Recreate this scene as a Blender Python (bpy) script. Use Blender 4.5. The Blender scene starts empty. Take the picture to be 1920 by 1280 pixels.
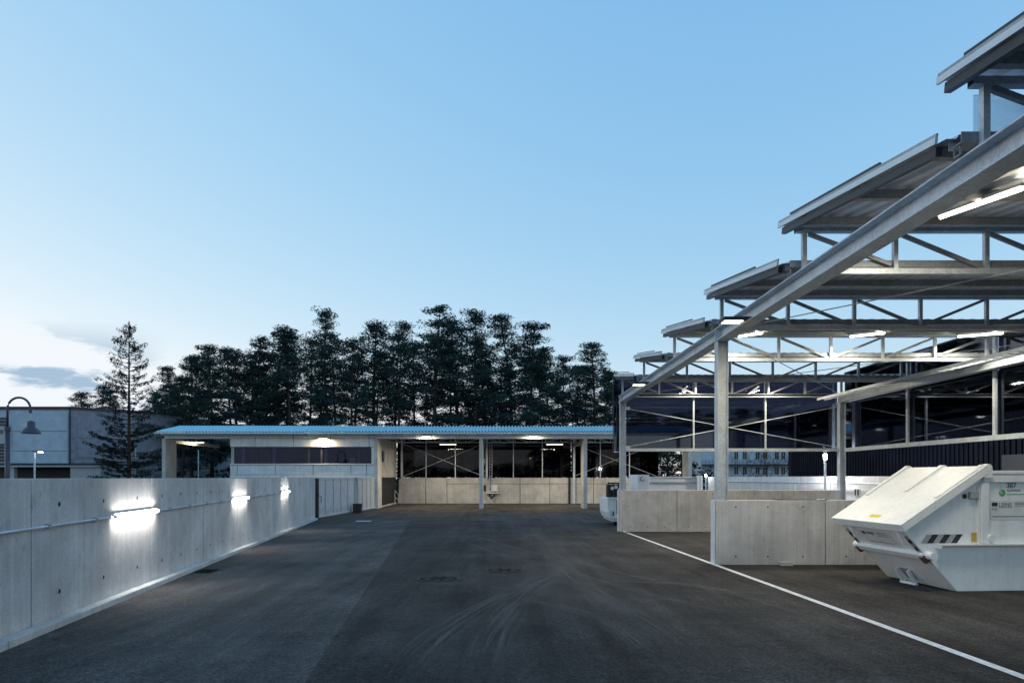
import bpy, math, random
from mathutils import Vector, Matrix
R = math.radians
rnd = random.Random(7)
scn = bpy.context.scene
C = scn.collection
# ------------------------------------------------------------------ camera, sky, sun, exposure
CZ = 1.6                      # eye height over the yard right below the camera
F, PX, PY = 1280.0, 940.0, 895.0   # focal length and principal point in photo pixels (24 mm shift lens)
cd = bpy.data.cameras.new('camera'); cam = bpy.data.objects.new('camera', cd); C.objects.link(cam)
cam.location = (0, 0, CZ); cam.rotation_euler = (R(90), 0, 0)
cd.sensor_width = 36; cd.lens = 24; cd.shift_x = (960-PX)/1920; cd.shift_y = (PY-640)/1920
cd.clip_start = .05; cd.clip_end = 3000
scn.camera = cam
SUN_EL, SUN_AZ = 12.0, -70.0   # low sun past the left edge of the frame (azimuth from +Y, clockwise)
w = bpy.data.worlds.new('World'); scn.world = w; w.use_nodes = True
nt = w.node_tree; nt.nodes.clear()
def wn(t): return nt.nodes.new(t)
out = wn('ShaderNodeOutputWorld'); bg = wn('ShaderNodeBackground'); bg.inputs[1].default_value = 0.15
sky = wn('ShaderNodeTexSky'); sky.sky_type = 'NISHITA'; sky.sun_disc = False
sky.sun_elevation = R(SUN_EL); sky.sun_rotation = R(SUN_AZ); sky.air_density = 1.0; sky.dust_density = .2; sky.ozone_density = 3.0
tc = wn('ShaderNodeTexCoord'); sep = wn('ShaderNodeSeparateXYZ'); nt.links.new(tc.outputs['Generated'], sep.inputs[0])
mp = wn('ShaderNodeMapping'); mp.inputs['Scale'].default_value = (6, 6, 21); mp.inputs['Location'].default_value = (.35, 0, .2); nt.links.new(tc.outputs['Generated'], mp.inputs[0])
cn = wn('ShaderNodeTexNoise'); cn.inputs['Scale'].default_value = 1.0; cn.inputs['Detail'].default_value = 8; cn.inputs['Roughness'].default_value = .55
nt.links.new(mp.outputs[0], cn.inputs['Vector'])
cr = wn('ShaderNodeMapRange'); cr.interpolation_type = 'SMOOTHSTEP'; cr.inputs[1].default_value = .505; cr.inputs[2].default_value = .58
nt.links.new(cn.outputs['Fac'], cr.inputs[0])
b1 = wn('ShaderNodeMapRange'); b1.interpolation_type = 'SMOOTHSTEP'; b1.inputs[1].default_value = .20; b1.inputs[2].default_value = .14
nt.links.new(sep.outputs['Z'], b1.inputs[0])
b2 = wn('ShaderNodeMapRange'); b2.interpolation_type = 'SMOOTHSTEP'; b2.inputs[1].default_value = -.42; b2.inputs[2].default_value = -.5
nt.links.new(sep.outputs['X'], b2.inputs[0])
def wm(a, b):
    m = wn('ShaderNodeMath'); m.operation = 'MULTIPLY'; nt.links.new(a, m.inputs[0])
    if hasattr(b, 'node'): nt.links.new(b, m.inputs[1])
    else: m.inputs[1].default_value = b
    return m.outputs[0]
cl = wm(wm(wm(cr.outputs[0], b1.outputs[0]), b2.outputs[0]), .75)
sc_ = wn('ShaderNodeSeparateColor'); nt.links.new(sky.outputs[0], sc_.inputs[0]); cc_ = wn('ShaderNodeCombineColor')
for i_, (k_, g_) in enumerate(((1.77, .802), (1.117, .435), (1.007, .172))):      # film response of the photograph
    pw = wn('ShaderNodeMath'); pw.operation = 'POWER'; nt.links.new(wm(sc_.outputs[i_], .15), pw.inputs[0]); pw.inputs[1].default_value = g_
    mn = wn('ShaderNodeMath'); mn.operation = 'MINIMUM'; mn.inputs[1].default_value = (3.0, 3.15, 3.3)[i_]; nt.links.new(wm(pw.outputs[0], k_/.3), mn.inputs[0]); nt.links.new(mn.outputs[0], cc_.inputs[i_])
mix = wn('ShaderNodeMix'); mix.data_type = 'RGBA'; nt.links.new(cl, mix.inputs[0]); nt.links.new(cc_.outputs[0], mix.inputs[6])
mix.inputs[7].default_value = (.75, 1.35, 2.0, 1)
nt.links.new(mix.outputs[2], bg.inputs[0]); nt.links.new(bg.outputs[0], out.inputs[0])
sl = bpy.data.lights.new('sun', 'SUN'); sl.energy = .1; sl.angle = R(15); sl.color = (1, .93, .85)
so = bpy.data.objects.new('sun', sl); C.objects.link(so)
sd = Vector((math.sin(R(SUN_AZ))*math.cos(R(SUN_EL)), math.cos(R(SUN_AZ))*math.cos(R(SUN_EL)), math.sin(R(SUN_EL))))
so.rotation_euler = (-sd).to_track_quat('-Z', 'Y').to_euler()
scn.view_settings.view_transform = 'Standard'; scn.view_settings.look = 'None'
scn.view_settings.gamma = 1; scn.view_settings.use_curve_mapping = False
scn.view_settings.exposure = 1.0
scn.cycles.max_bounces = 8; scn.cycles.transparent_max_bounces = 24
scn.cycles.use_denoising = True
# ------------------------------------------------------------------ helpers
SL, YV = .02, 37.6            # the yard falls 2 % away from the camera as far as a valley line
def gz(y): return -SL*min(y, YV)
def P(px, py, Y): return ((px-PX)*Y/F, Y, CZ+(PY-py)*Y/F)
def PXX(px, Y): return (px-PX)*Y/F
def PZ(py, Y): return CZ+(PY-py)*Y/F
def PG(px, py):               # photo pixel on the yard surface
    Y = CZ*F/(py-PY-SL*F) if py-PY-SL*F > CZ*F/YV else (CZ+SL*YV)*F/(py-PY)
    return ((px-PX)*Y/F, Y)
def wloc(o):
    v = Vector((0, 0, 0))
    while o: v += o.location; o = o.parent
    return v
class MB:
    def __init__(s): s.v = []; s.f = []
    def add(s, vs, fs):
        n = len(s.v); s.v += [tuple(v) for v in vs]; s.f += [tuple(i+n for i in f) for f in fs]; return s
    def box(s, x0, x1, y0, y1, z0, z1):
        return s.add([(x, y, z) for z in (z0, z1) for y in (y0, y1) for x in (x0, x1)],
                     [(0, 2, 3, 1), (4, 5, 7, 6), (0, 1, 5, 4), (2, 6, 7, 3), (0, 4, 6, 2), (1, 3, 7, 5)])
    def frame(s, p0, p1, up):
        p0, p1 = Vector(p0), Vector(p1); d = (p1-p0).normalized(); up = Vector(up)
        sd_ = d.cross(up)
        if sd_.length < 1e-4: sd_ = d.cross(Vector((0, 1, 0)))
        sd_.normalize(); u = sd_.cross(d).normalized(); return p0, p1, sd_, u
    def sweep(s, prof, p0, p1, up=(0, 0, 1), cap=True):      # prof = [(side, up)] closed polygon
        p0, p1, a, u = s.frame(p0, p1, up); n = len(prof)
        vs = [p + a*q[0]+u*q[1] for p in (p0, p1) for q in prof]
        fs = [(i, (i+1) % n, n+(i+1) % n, n+i) for i in range(n)]
        if cap: fs += [tuple(range(n))[::-1], tuple(range(n, 2*n))]
        return s.add(vs, fs)
    def bar(s, p0, p1, w_, h_, up=(0, 0, 1)):
        return s.sweep([(-w_/2, -h_/2), (w_/2, -h_/2), (w_/2, h_/2), (-w_/2, h_/2)], p0, p1, up)
    def ibeam(s, p0, p1, w_, h_, tf=.02, tw=.012, up=(0, 0, 1)):
        a, b, t = w_/2, h_/2, tw/2
        return s.sweep([(-a, -b), (a, -b), (a, -b+tf), (t, -b+tf), (t, b-tf), (a, b-tf), (a, b), (-a, b), (-a, b-tf), (-t, b-tf), (-t, -b+tf), (-a, -b+tf)], p0, p1, up)
    def hollow(s, p0, p1, w_, h_, t=.008, up=(0, 0, 1)):
        p0, p1, a, u = s.frame(p0, p1, up)
        o_ = [(-w_/2, -h_/2), (w_/2, -h_/2), (w_/2, h_/2), (-w_/2, h_/2)]; i_ = [(x-math.copysign(t, x), y-math.copysign(t, y)) for x, y in o_]
        vs = [p+a*q[0]+u*q[1] for p in (p0, p1) for r in (o_, i_) for q in r]; fs = []
        for k in range(4):
            l = (k+1) % 4
            fs += [(k, l, 8+l, 8+k), (4+l, 4+k, 12+k, 12+l), (l, k, 4+k, 4+l), (8+k, 8+l, 12+l, 12+k)]
        return s.add(vs, fs)
    def tube(s, pts, rad, n=8, cap=True):
        pts = [Vector(p) for p in pts]; rad = rad if isinstance(rad, (list, tuple)) else [rad]*len(pts)
        rings = []
        for i, p in enumerate(pts):
            d = (pts[min(i+1, len(pts)-1)]-pts[max(i-1, 0)]).normalized()
            ref = Vector((0, 0, 1)) if abs(d.z) < .95 else Vector((1, 0, 0))
            a = d.cross(ref).normalized(); b = d.cross(a)
            rings.append([p+(a*math.cos(2*math.pi*k/n)+b*math.sin(2*math.pi*k/n))*rad[i] for k in range(n)])
        vs = [v for r in rings for v in r]
        fs = [(i*n+k, i*n+(k+1) % n, (i+1)*n+(k+1) % n, (i+1)*n+k) for i in range(len(pts)-1) for k in range(n)]
        if cap: fs += [tuple(range(n))[::-1], tuple(range((len(pts)-1)*n, len(pts)*n))]
        return s.add(vs, fs)
    def lathe(s, c, prof, n=16):                             # prof = [(r, z)]
        vs = [(c[0]+r*math.cos(2*math.pi*k/n), c[1]+r*math.sin(2*math.pi*k/n), c[2]+z) for r, z in prof for k in range(n)]
        fs = [(i*n+k, i*n+(k+1) % n, (i+1)*n+(k+1) % n, (i+1)*n+k) for i in range(len(prof)-1) for k in range(n)]
        return s.add(vs, fs)
    def prism(s, poly, y0, y1):                              # poly in (x, z), extruded along y
        n = len(poly)
        return s.add([(x, y, z) for y in (y0, y1) for x, z in poly],
                     [tuple(range(n)), tuple(range(n, 2*n))[::-1]]+[(i, n+i, n+(i+1) % n, (i+1) % n) for i in range(n)])
    def quad(s, *p): return s.add(p, [tuple(range(len(p)))])
    def build(s, name, m, parent=None, smooth=False, bevel=0, local=False):
        me = bpy.data.meshes.new(name); off = Vector((0, 0, 0)) if local or not parent else wloc(parent)
        me.from_pydata([Vector(v)-off for v in s.v], [], s.f); me.validate(); me.update()
        import bmesh as _b
        b = _b.new(); b.from_mesh(me); _b.ops.recalc_face_normals(b, faces=b.faces); b.to_mesh(me); b.free()
        me.materials.append(m)
        if smooth:
            for p in me.polygons: p.use_smooth = True
        o = bpy.data.objects.new(name, me); C.objects.link(o); o.parent = parent
        if bevel:
            md = o.modifiers.new('bevel', 'BEVEL'); md.width = bevel; md.segments = 2; md.limit_method = 'ANGLE'
        return o
def tag(o, label=None, cat=None, group=None, kind=None):
    for k, v in (('label', label), ('category', cat), ('group', group), ('kind', kind)):
        if v: o[k] = v
    return o
def thing(name, label, cat, loc=(0, 0, 0), rz=0, group=None):
    o = bpy.data.objects.new(name, None); C.objects.link(o); o.location = loc; o.rotation_euler = (0, 0, rz)
    o.empty_display_size = .2
    return tag(o, label, cat, group)
def dup(o, parent, loc):
    c = o.copy(); C.objects.link(c); c.parent = parent; c.location = loc; return c
# ------------------------------------------------------------------ materials
def newmat(name):
    m = bpy.data.materials.new(name); m.use_nodes = True; t = m.node_tree
    return m, t, t.nodes['Principled BSDF'], t.nodes['Material Output']
def nod(t, typ, **kw):
    n = t.nodes.new(typ)
    for k, v in kw.items(): setattr(n, k, v)
    return n
def noise(t, scale, detail=4, rough=.55, vec=None, sc=None):
    n = nod(t, 'ShaderNodeTexNoise'); n.inputs['Scale'].default_value = scale; n.inputs['Detail'].default_value = detail; n.inputs['Roughness'].default_value = rough
    g = vec or nod(t, 'ShaderNodeNewGeometry').outputs['Position']
    if sc:
        mpn = nod(t, 'ShaderNodeMapping'); mpn.inputs['Scale'].default_value = sc; t.links.new(g, mpn.inputs[0]); g = mpn.outputs[0]
    t.links.new(g, n.inputs['Vector']); return n.outputs['Fac']
def rng(t, x, a, b, c, d):
    m = nod(t, 'ShaderNodeMapRange'); t.links.new(x, m.inputs[0])
    for i, v in enumerate((a, b, c, d)): m.inputs[i+1].default_value = v
    return m.outputs[0]
def mul(t, a, b):
    m = nod(t, 'ShaderNodeMath', operation='MULTIPLY'); t.links.new(a, m.inputs[0])
    if hasattr(b, 'node'): t.links.new(b, m.inputs[1])
    else: m.inputs[1].default_value = b
    return m.outputs[0]
def shade(t, p, col, fac):                                   # base colour = col * fac
    m = nod(t, 'ShaderNodeVectorMath', operation='SCALE'); m.inputs[0].default_value = col[:3]; t.links.new(fac, m.inputs['Scale'])
    t.links.new(m.outputs[0], p.inputs['Base Color'])
def bump(t, p, h, s, d=.01):
    b = nod(t, 'ShaderNodeBump'); b.inputs['Strength'].default_value = s; b.inputs['Distance'].default_value = d
    t.links.new(h, b.inputs['Height']); t.links.new(b.outputs[0], p.inputs['Normal'])
def concrete(name, col, dark=.72):
    m, t, p, o = newmat(name)
    a = rng(t, noise(t, .9, 6, .6), .3, .7, dark, 1.1)
    b = rng(t, noise(t, 1, 5, .6, sc=(6, 6, .35)), .3, .7, .9, 1.05)
    c = mul(t, rng(t, noise(t, 55, 3), .28, .5, .72, 1.0), rng(t, noise(t, 1, 4, .7, sc=(26, 26, .5)), .35, .7, 1.05, .88))
    d = mul(t, rng(t, noise(t, 9, 5, .7), .6, .72, 1.0, .66), rng(t, noise(t, 2.6, 5, .7), .56, .74, 1.0, .74))
    shade(t, p, col, mul(t, mul(t, mul(t, a, b), c), d)); p.inputs['Roughness'].default_value = .85; p.inputs['Specular IOR Level'].default_value = .2
    bump(t, p, noise(t, 45, 5), .25, .006); return m
def plain(name, col, rough=.6, metal=0, var=.12, sc=6, spec=.5):
    m, t, p, o = newmat(name)
    shade(t, p, col, rng(t, noise(t, sc, 5, .6), .3, .7, 1-var, 1+var))
    p.inputs['Roughness'].default_value = rough; p.inputs['Metallic'].default_value = metal; p.inputs['Specular IOR Level'].default_value = spec
    return m
def galv(name, col=(.56, .62, .68)):
    m, t, p, o = newmat(name)
    v = nod(t, 'ShaderNodeTexVoronoi'); v.inputs['Scale'].default_value = 28
    t.links.new(nod(t, 'ShaderNodeNewGeometry').outputs['Position'], v.inputs['Vector'])
    sp = nod(t, 'ShaderNodeSeparateColor'); t.links.new(v.outputs['Color'], sp.inputs[0])
    shade(t, p, col, mul(t, rng(t, sp.outputs[0], 0, 1, .86, 1.1), rng(t, noise(t, 2.2, 6), .3, .7, .8, 1.12)))
    p.inputs['Metallic'].default_value = .2; p.inputs['Roughness'].default_value = .45; return m
def emit(name, col, st):
    m, t, p, o = newmat(name); e = nod(t, 'ShaderNodeEmission'); e.inputs[0].default_value = (*col, 1); e.inputs[1].default_value = st
    t.links.new(e.outputs[0], o.inputs[0]); return m
def tinted(name, tr, refl=.05, gcol=(.9, .93, 1)):
    m, t, p, o = newmat(name)
    a = nod(t, 'ShaderNodeBsdfTransparent'); a.inputs[0].default_value = (*tr, 1)
    g = nod(t, 'ShaderNodeBsdfGlossy'); g.inputs['Roughness'].default_value = .03; g.inputs[0].default_value = (*gcol, 1)
    fr = nod(t, 'ShaderNodeFresnel'); fr.inputs[0].default_value = 1.45
    mx = nod(t, 'ShaderNodeMixShader'); t.links.new(mul(t, fr.outputs[0], refl/.04), mx.inputs[0])
    t.links.new(a.outputs[0], mx.inputs[1]); t.links.new(g.outputs[0], mx.inputs[2]); t.links.new(mx.outputs[0], o.inputs[0]); return m
def asphalt(name, col):
    m, t, p, o = newmat(name)
    agg = noise(t, 38, 4, .85); mid = noise(t, 11, 6, .75)
    f = mul(t, mul(t, rng(t, agg, .34, .66, .25, 2.0), rng(t, mid, .3, .7, .7, 1.3)), rng(t, noise(t, .55, 6, .65), .3, .7, .6, 1.45))
    f = mul(t, f, rng(t, noise(t, 1, 5, .7, sc=(2.5, .18, 1)), .35, .7, .75, 1.4))
    shade(t, p, col, f); p.inputs['Roughness'].default_value = .9; p.inputs['Specular IOR Level'].default_value = .1
    bump(t, p, agg, .7, .01); return m
M = {}
M['conc'] = concrete('concrete_fair_faced', (.66, .645, .635), .68)
M['conc_warm'] = concrete('concrete_pale', (.60, .585, .56))
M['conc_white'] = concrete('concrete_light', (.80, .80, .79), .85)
M['kerb'] = concrete('kerb_concrete', (.6, .6, .59))
M['joint'] = plain('joint_shadow', (.02, .02, .02), .9)
M['asph'] = asphalt('asphalt', (.050, .0455, .042)); M['asph_lane'] = asphalt('asphalt_older', (.062, .0585, .0565)); M['asph_new'] = asphalt('asphalt_newer', (.041, .0375, .0355))
M['galv'] = galv('galvanised_steel'); M['galv_d'] = galv('galvanised_steel_weathered', (.34, .37, .40))
M['sheet'] = plain('roof_sheet', (.58, .62, .68), .4, .2, .1, 3)
M['roofblue'] = plain('corrugated_roof', (.38, .66, .74), .45, .1, .12, 4)
M['white'] = plain('white_paint', (.78, .78, .76), .5, 0, .08, 5)
M['white2'] = plain('pale_flashing', (.66, .72, .77), .4, .15, .05, 3)
M['line'] = plain('road_marking', (.75, .75, .74), .7, 0, .25, 12)
M['skip'] = None
m, t, p, o = newmat('skip_paint')
shade(t, p, (.86, .865, .85), mul(t, mul(t, rng(t, noise(t, 2.0, 6, .65), .35, .75, 1.05, .92), rng(t, noise(t, 1, 5, .7, sc=(14, 14, 1.0)), .5, .75, 1.0, .86)), rng(t, noise(t, 22, 5, .7), .62, .7, 1.0, .7)))
rs_ = nod(t, 'ShaderNodeMix', data_type='RGBA'); bc_ = p.inputs['Base Color'].links[0].from_socket; t.links.new(bc_, rs_.inputs[6]); rs_.inputs[7].default_value = (.16, .075, .035, 1)
t.links.new(mul(t, rng(t, noise(t, 5, 6, .75), .66, .72, 0, 1), rng(t, noise(t, 30, 4, .7), .45, .6, 0, .9)), rs_.inputs[0]); t.links.new(rs_.outputs[2], p.inputs['Base Color'])
p.inputs['Roughness'].default_value = .42; M['skip'] = m
M['black'] = plain('black_plastic', (.02, .02, .022), .5); M['dark'] = plain('dark_metal', (.035, .037, .045), .5, .2)
M['glass'] = tinted('tinted_panel', (.13, .15, .21), .08, (.7, .8, 1)); M['glass_b'] = tinted('dark_tinted_panel', (.09, .09, .10), .02)
M['window'] = tinted('window_pane', (.5, .5, .6), .035, (.5, .6, .95)); M['poly'] = tinted('polycarbonate', (.85, .88, .9), .05)
M['tube'] = emit('fluorescent_tube', (1, .86, .62), 9); M['tube_cool'] = emit('wall_tube', (1, .97, .9), 45)
M['tube_dim'] = emit('shed_tube', (1, .86, .62), 3)
M['flood'] = emit('flood_lens', (1, .72, .30), 7); M['bulb'] = emit('lamp_bulb', (1, .96, .88), 14)
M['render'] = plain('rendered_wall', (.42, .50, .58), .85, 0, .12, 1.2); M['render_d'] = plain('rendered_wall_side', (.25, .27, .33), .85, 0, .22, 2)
M['brickw'] = plain('white_brick', (.42, .43, .46), .8, 0, .1, 8); M['lampblue'] = plain('lamp_paint', (.06, .06, .09), .45, .2)
M['blueclad'] = plain('dark_blue_cladding', (.008, .010, .019), .6, 0, .5, .7, .08)
M['bark'] = plain('pine_bark', (.06, .045, .038), .9, 0, .35, 6, .1)
M['yellow'] = plain('yellow_sticker', (.75, .6, .03), .5); M['green'] = plain('green_logo', (.06, .38, .12), .5); M['rust'] = plain('rusty_iron', (.1, .05, .035), .8)
M['grey'] = plain('grey_sticker', (.36, .36, .36), .5); M['paper'] = plain('pale_sticker', (.72, .72, .70), .5); M['amber'] = plain('amber_label', (.6, .38, .05), .5)
M['iron'] = plain('cast_iron', (.012, .011, .010), .9, 0, .3, 30, .1); M['ironring'] = plain('cast_iron_ring', (.07, .065, .06), .9, 0, .3, 20, .1)
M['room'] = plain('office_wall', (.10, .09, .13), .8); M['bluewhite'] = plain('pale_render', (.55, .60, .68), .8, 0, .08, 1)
def leafmat(name, col):
    m, t, p, o = newmat(name); shade(t, p, col, rng(t, noise(t, .9, 4), .3, .7, .55, 1.5)); p.inputs['Roughness'].default_value = .85; p.inputs['Specular IOR Level'].default_value = .08; return m
M['pine'] = leafmat('pine_needles', (.03, .06, .056)); M['spruce'] = leafmat('spruce_needles', (.022, .034, .033)); M['under'] = leafmat('undergrowth', (.02, .032, .026))
# ------------------------------------------------------------------ ground
def sheet(name, pts_of, ys, m, dz, kind='structure'):
    b = MB(); rows = [(*pts_of(y), y) for y in ys]
    for (a0, a1, y0), (b0, b1, y1) in zip(rows, rows[1:]):
        b.quad((a0, y0, gz(y0)+dz), (a1, y0, gz(y0)+dz), (b1, y1, gz(y1)+dz), (b0, y1, gz(y1)+dz))
    return tag(b.build(name, m), kind=kind)
g = MB(); g.quad((-900, -900, -.95), (900, -900, -.95), (900, 1500, -.95), (-900, 1500, -.95))
tag(g.build('ground', plain('rough_grass', (.03, .035, .022), .95, 0, .4, .3)), kind='structure')
YS = [-12, 0, 10, 20, 30, YV, 50, 66]
def wallx(y): return -5.18-.1697*(y-7.06)
sheet('yard_asphalt', lambda y: (-34 if y > 40 else -14, 22), YS, M['asph'], 0)
def seam_l(y): return -1.65-.105*(y-5.78)
def seam_r(y): return 1.5-.045*(y-5.9)
LY = [-6, 2, 8, 14, 20, 26, 32, YV]
sheet('older_asphalt_lane', lambda y: (max(wallx(y), -12)+.02, seam_l(y)), LY, M['asph_lane'], .004)
sheet('newer_asphalt_strip', lambda y: (seam_l(y)+.005, seam_r(y)+.12*math.sin(y*.5)), LY, M['asph_new'], .004)
# white line along the canopy
b = MB()
for y0, y1 in ((2, 10), (10, 18), (18, 26.3), (26.6, 27.7)):
    b.quad((4.33+.0175*y0, y0, gz(y0)+.008), (4.44+.0175*y0, y0, gz(y0)+.008), (4.44+.0175*y1, y1, gz(y1)+.008), (4.33+.0175*y1, y1, gz(y1)+.008))
tag(b.build('lane_marking', M['line']), kind='structure')
b = MB(); b.quad((-7.75, 36.2, gz(36.2)+.012), (-6.95, 36.2, gz(36.2)+.012), (-7.0, 36.9, gz(36.9)+.012), (-7.8, 36.9, gz(36.9)+.012))
tag(b.build('painted_patch', M['line']), kind='structure')
# tyre dust tracks
m, t, p, o = newmat('tyre_dust')
uv = nod(t, 'ShaderNodeUVMap'); su = nod(t, 'ShaderNodeSeparateXYZ'); t.links.new(uv.outputs[0], su.inputs[0])
tri = nod(t, 'ShaderNodeMath', operation='PINGPONG'); tri.inputs[1].default_value = .5; t.links.new(su.outputs[0], tri.inputs[0])
edge = rng(t, tri.outputs[0], 0, .4, 0, 1)
endm = nod(t, 'ShaderNodeMath', operation='PINGPONG'); endm.inputs[1].default_value = .5; t.links.new(su.outputs[1], endm.inputs[0])
streak = rng(t, noise(t, 1, 5, .7, vec=uv.outputs[0], sc=(14, 4, 1)), .4, .68, 0, 1)
al = mul(t, mul(t, mul(t, edge, streak), rng(t, endm.outputs[0], 0, .2, 0, 1)), rng(t, noise(t, 40, 4, .7), .3, .6, .15, .6))
p.inputs['Base Color'].default_value = (.17, .163, .152, 1); p.inputs['Roughness'].default_value = .9; t.links.new(al, p.inputs['Alpha']); M['dust'] = m
tracks = [([(804, 990), (934, 1037), (1025, 1058), (1120, 1086), (1260, 1125), (1420, 1165)], .45), ([(825, 985), (976, 1029), (1085, 1054), (1195, 1081), (1340, 1104), (1500, 1122)], .4),
          ([(1090, 1056), (1060, 1064), (1025, 1079), (960, 1107), (880, 1150), (800, 1210), (740, 1290)], .8), ([(1085, 1060), (1040, 1078), (985, 1120), (935, 1180), (900, 1290)], .8),
          ([(1000, 1000), (1025, 1042), (1044, 1068), (1090, 1102), (1143, 1130), (1230, 1180), (1330, 1260)], .45), ([(1010, 1000), (1050, 1045), (1100, 1090), (1180, 1140), (1300, 1200)], .3),
          ([(700, 988), (579, 1052), (464, 1095), (330, 1160), (200, 1230)], .6), ([(720, 1000), (620, 1060), (540, 1110), (440, 1180), (330, 1270)], .6), ([(600, 1030), (480, 1060), (380, 1100)], .5),
          ([(1120, 1090), (1300, 1098), (1500, 1150), (1650, 1200)], .4), ([(980, 1120), (1120, 1160), (1220, 1230)], .4)]
for i, (pp, wd) in enumerate(tracks):
    g2 = [Vector(PG(*q)) for q in pp]; sm = []
    for k in range(len(g2)-1):                       # Catmull-Rom
        a, b_, c, d = g2[max(k-1, 0)], g2[k], g2[k+1], g2[min(k+2, len(g2)-1)]
        for s in range(8):
            u = s/8; sm.append(.5*((2*b_)+(c-a)*u+(2*a-5*b_+4*c-d)*u*u+(3*b_-a-3*c+d)*u**3))
    sm.append(g2[-1]); vs = []; n = len(sm)
    for k, q in enumerate(sm):
        d = (sm[min(k+1, n-1)]-sm[max(k-1, 0)]).normalized(); nn = Vector((-d.y, d.x))*wd/2
        for s in (-1, 1): vs.append((q.x+nn.x*s, q.y+nn.y*s, gz(q.y)+.0055+.0007*i))
    me = bpy.data.meshes.new('tyre_track'); me.from_pydata(vs, [], [(2*k, 2*k+1, 2*k+3, 2*k+2) for k in range(n-1)])
    ul = me.uv_layers.new(name='UVMap')
    for pl in me.polygons:
        for li, vi in zip(pl.loop_indices, pl.vertices): ul.data[li].uv = (vi % 2, (vi//2)/(n-1))
    me.materials.append(M['dust']); o = bpy.data.objects.new('tyre_track', me); C.objects.link(o); tag(o, kind='structure')
# ------------------------------------------------------------------ left concrete wall with tube lights
WD = Vector((-.1697, 1, 0)).normalized(); WN = Vector((WD.y, -WD.x, 0))      # along the wall / towards the yard
def wp(y, off=0, z=0): return Vector((wallx(y), y, z))+WN*off
wall = thing('concrete_wall', 'long fair-faced concrete wall with three lit tube lamps beside the asphalt lane', 'wall', wp(20, -.12, gz(20)))
hole = None
HR = [.03]
def holes(parent, pts, nrm):
    global hole
    for q in pts:
        q = Vector(q)
        if hole is None or hole['n'] != nrm:
            bb = MB(); a = Vector((0, 0, 1)).cross(Vector(nrm)).normalized(); u = Vector((0, 0, 1)); n_ = Vector(nrm)
            ring = lambda r, h: [n_*h+(a*math.cos(k*math.pi/5)+u*math.sin(k*math.pi/5))*r for k in range(10)]
            bb.add(ring(HR[0], .003), [tuple(range(10))])
            hole = bb.build('tie_hole', M['joint'], parent, local=True); hole['n'] = nrm; hole.location = q-wloc(parent)
        else: dup(hole, parent, q-wloc(parent))
ys = [-4, 2.2]
for px in (59, 283, 382, 445, 510, 591):
    ys.append(-(5.18-.1697*7.06)/((px-PX)/F+.1697))
ys = sorted(ys); ys.insert(-1, (ys[-2]+ys[-1])/2-1.8); ys.insert(-1, (ys[-3]+ys[-1])/2+3.4)
ys = sorted(ys); ys[-1] = 38.7
for y0, y1 in zip(ys, ys[1:]):
    bb = MB(); a, c = wp(y0+.016), wp(y1-.016); th = WN*-.25
    z0, z1 = gz(y0)-.3, gz(y1)-.3
    bb.add([a+Vector((0, 0, z0)), c+Vector((0, 0, z1)), c+th+Vector((0, 0, z1)), a+th+Vector((0, 0, z0))]+[q+Vector((0, 0, CZ-.01)) for q in (a, c, c+th, a+th)],
           [(0, 1, 5, 4), (1, 2, 6, 5), (2, 3, 7, 6), (3, 0, 4, 7), (4, 5, 6, 7)])
    pn = bb.build('wall_panel', M['conc'], wall, bevel=.006)
    L = y1-y0; k = max(2, round(L/1.25)); hs = []
    for j in range(k):
        yy = y0+(j+.5)*L/k
        for zz in (gz(yy)+.38, 1.28): hs.append(wp(yy, .001, zz+rnd.uniform(-.01, .01)))
    holes(pn, hs, tuple(WN))
bb = MB(); a, c = wp(-4, -.2), wp(38.6, -.2)
bb.bar(a+Vector((0, 0, .4)), c+Vector((0, 0, .4)), .05, 1.9); bb.build('joint_backing', M['joint'], wall)
# kerb stones
kerb = tag(thing('kerb', None, None, (wallx(10), 10, gz(10))), kind='structure')
y = -3
while y < 38.3:
    bb = MB(); a, c = wp(y+.008, .085), wp(min(y+.99, 38.5)-.008, .085)
    bb.bar(a+Vector((0, 0, gz(a.y)+.02+rnd.uniform(-.004, .004))), c+Vector((0, 0, gz(c.y)+.02)), .15, .13); bb.build('kerb_stone', M['kerb'], kerb, bevel=.012); y += .99
# conduit and tube lamps on the wall
lampspans = [(9.9, 11.8), (17.7, 19.6), (26.0, 28.0)]
cond = thing('cable_conduit', 'thin grey cable conduit running along the concrete wall between the tube lamps', 'conduit', wp(10, .03, 1.03))
segs = [(-3, 9.8), (11.9, 17.6), (19.7, 25.9), (28.1, 29.4)]
for y0, y1 in segs:
    MB().tube([wp(y0, .03, 1.03), wp(y1, .03, 1.03)], .017, 6).build('conduit_pipe', M['galv'], cond)
    yy = y0+.6
    while yy < y1: MB().bar(wp(yy-.03, .025, 1.03), wp(yy+.03, .025, 1.03), .05, .055).build('pipe_clip', M['galv_d'], cond); yy += 1.3
for i, (y0, y1) in enumerate(lampspans):
    tl = thing('wall_tube_lamp', ['lit tube lamp on the concrete wall, farthest from the sliding gate', 'lit tube lamp on the concrete wall, middle one of three', 'lit tube lamp on the concrete wall, closest to the sliding gate'][i], 'lamp', wp((y0+y1)/2, .05, 1.03), group='tube lamps along the concrete wall')
    MB().bar(wp(y0, .02, 1.06), wp(y1, .02, 1.06), .035, .03).build('lamp_housing', M['white'], tl)
    MB().tube([wp(y0+.05, .055, 1.03), wp(y1-.05, .055, 1.03)], .022, 8).build('light_tube', M['tube_cool'], tl)
    for yy in (y0+.02, y1-.02): MB().tube([wp(yy-.03, .055, 1.03), wp(yy+.03, .055, 1.03)], .027, 8).build('end_cap', M['white'], tl)
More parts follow.
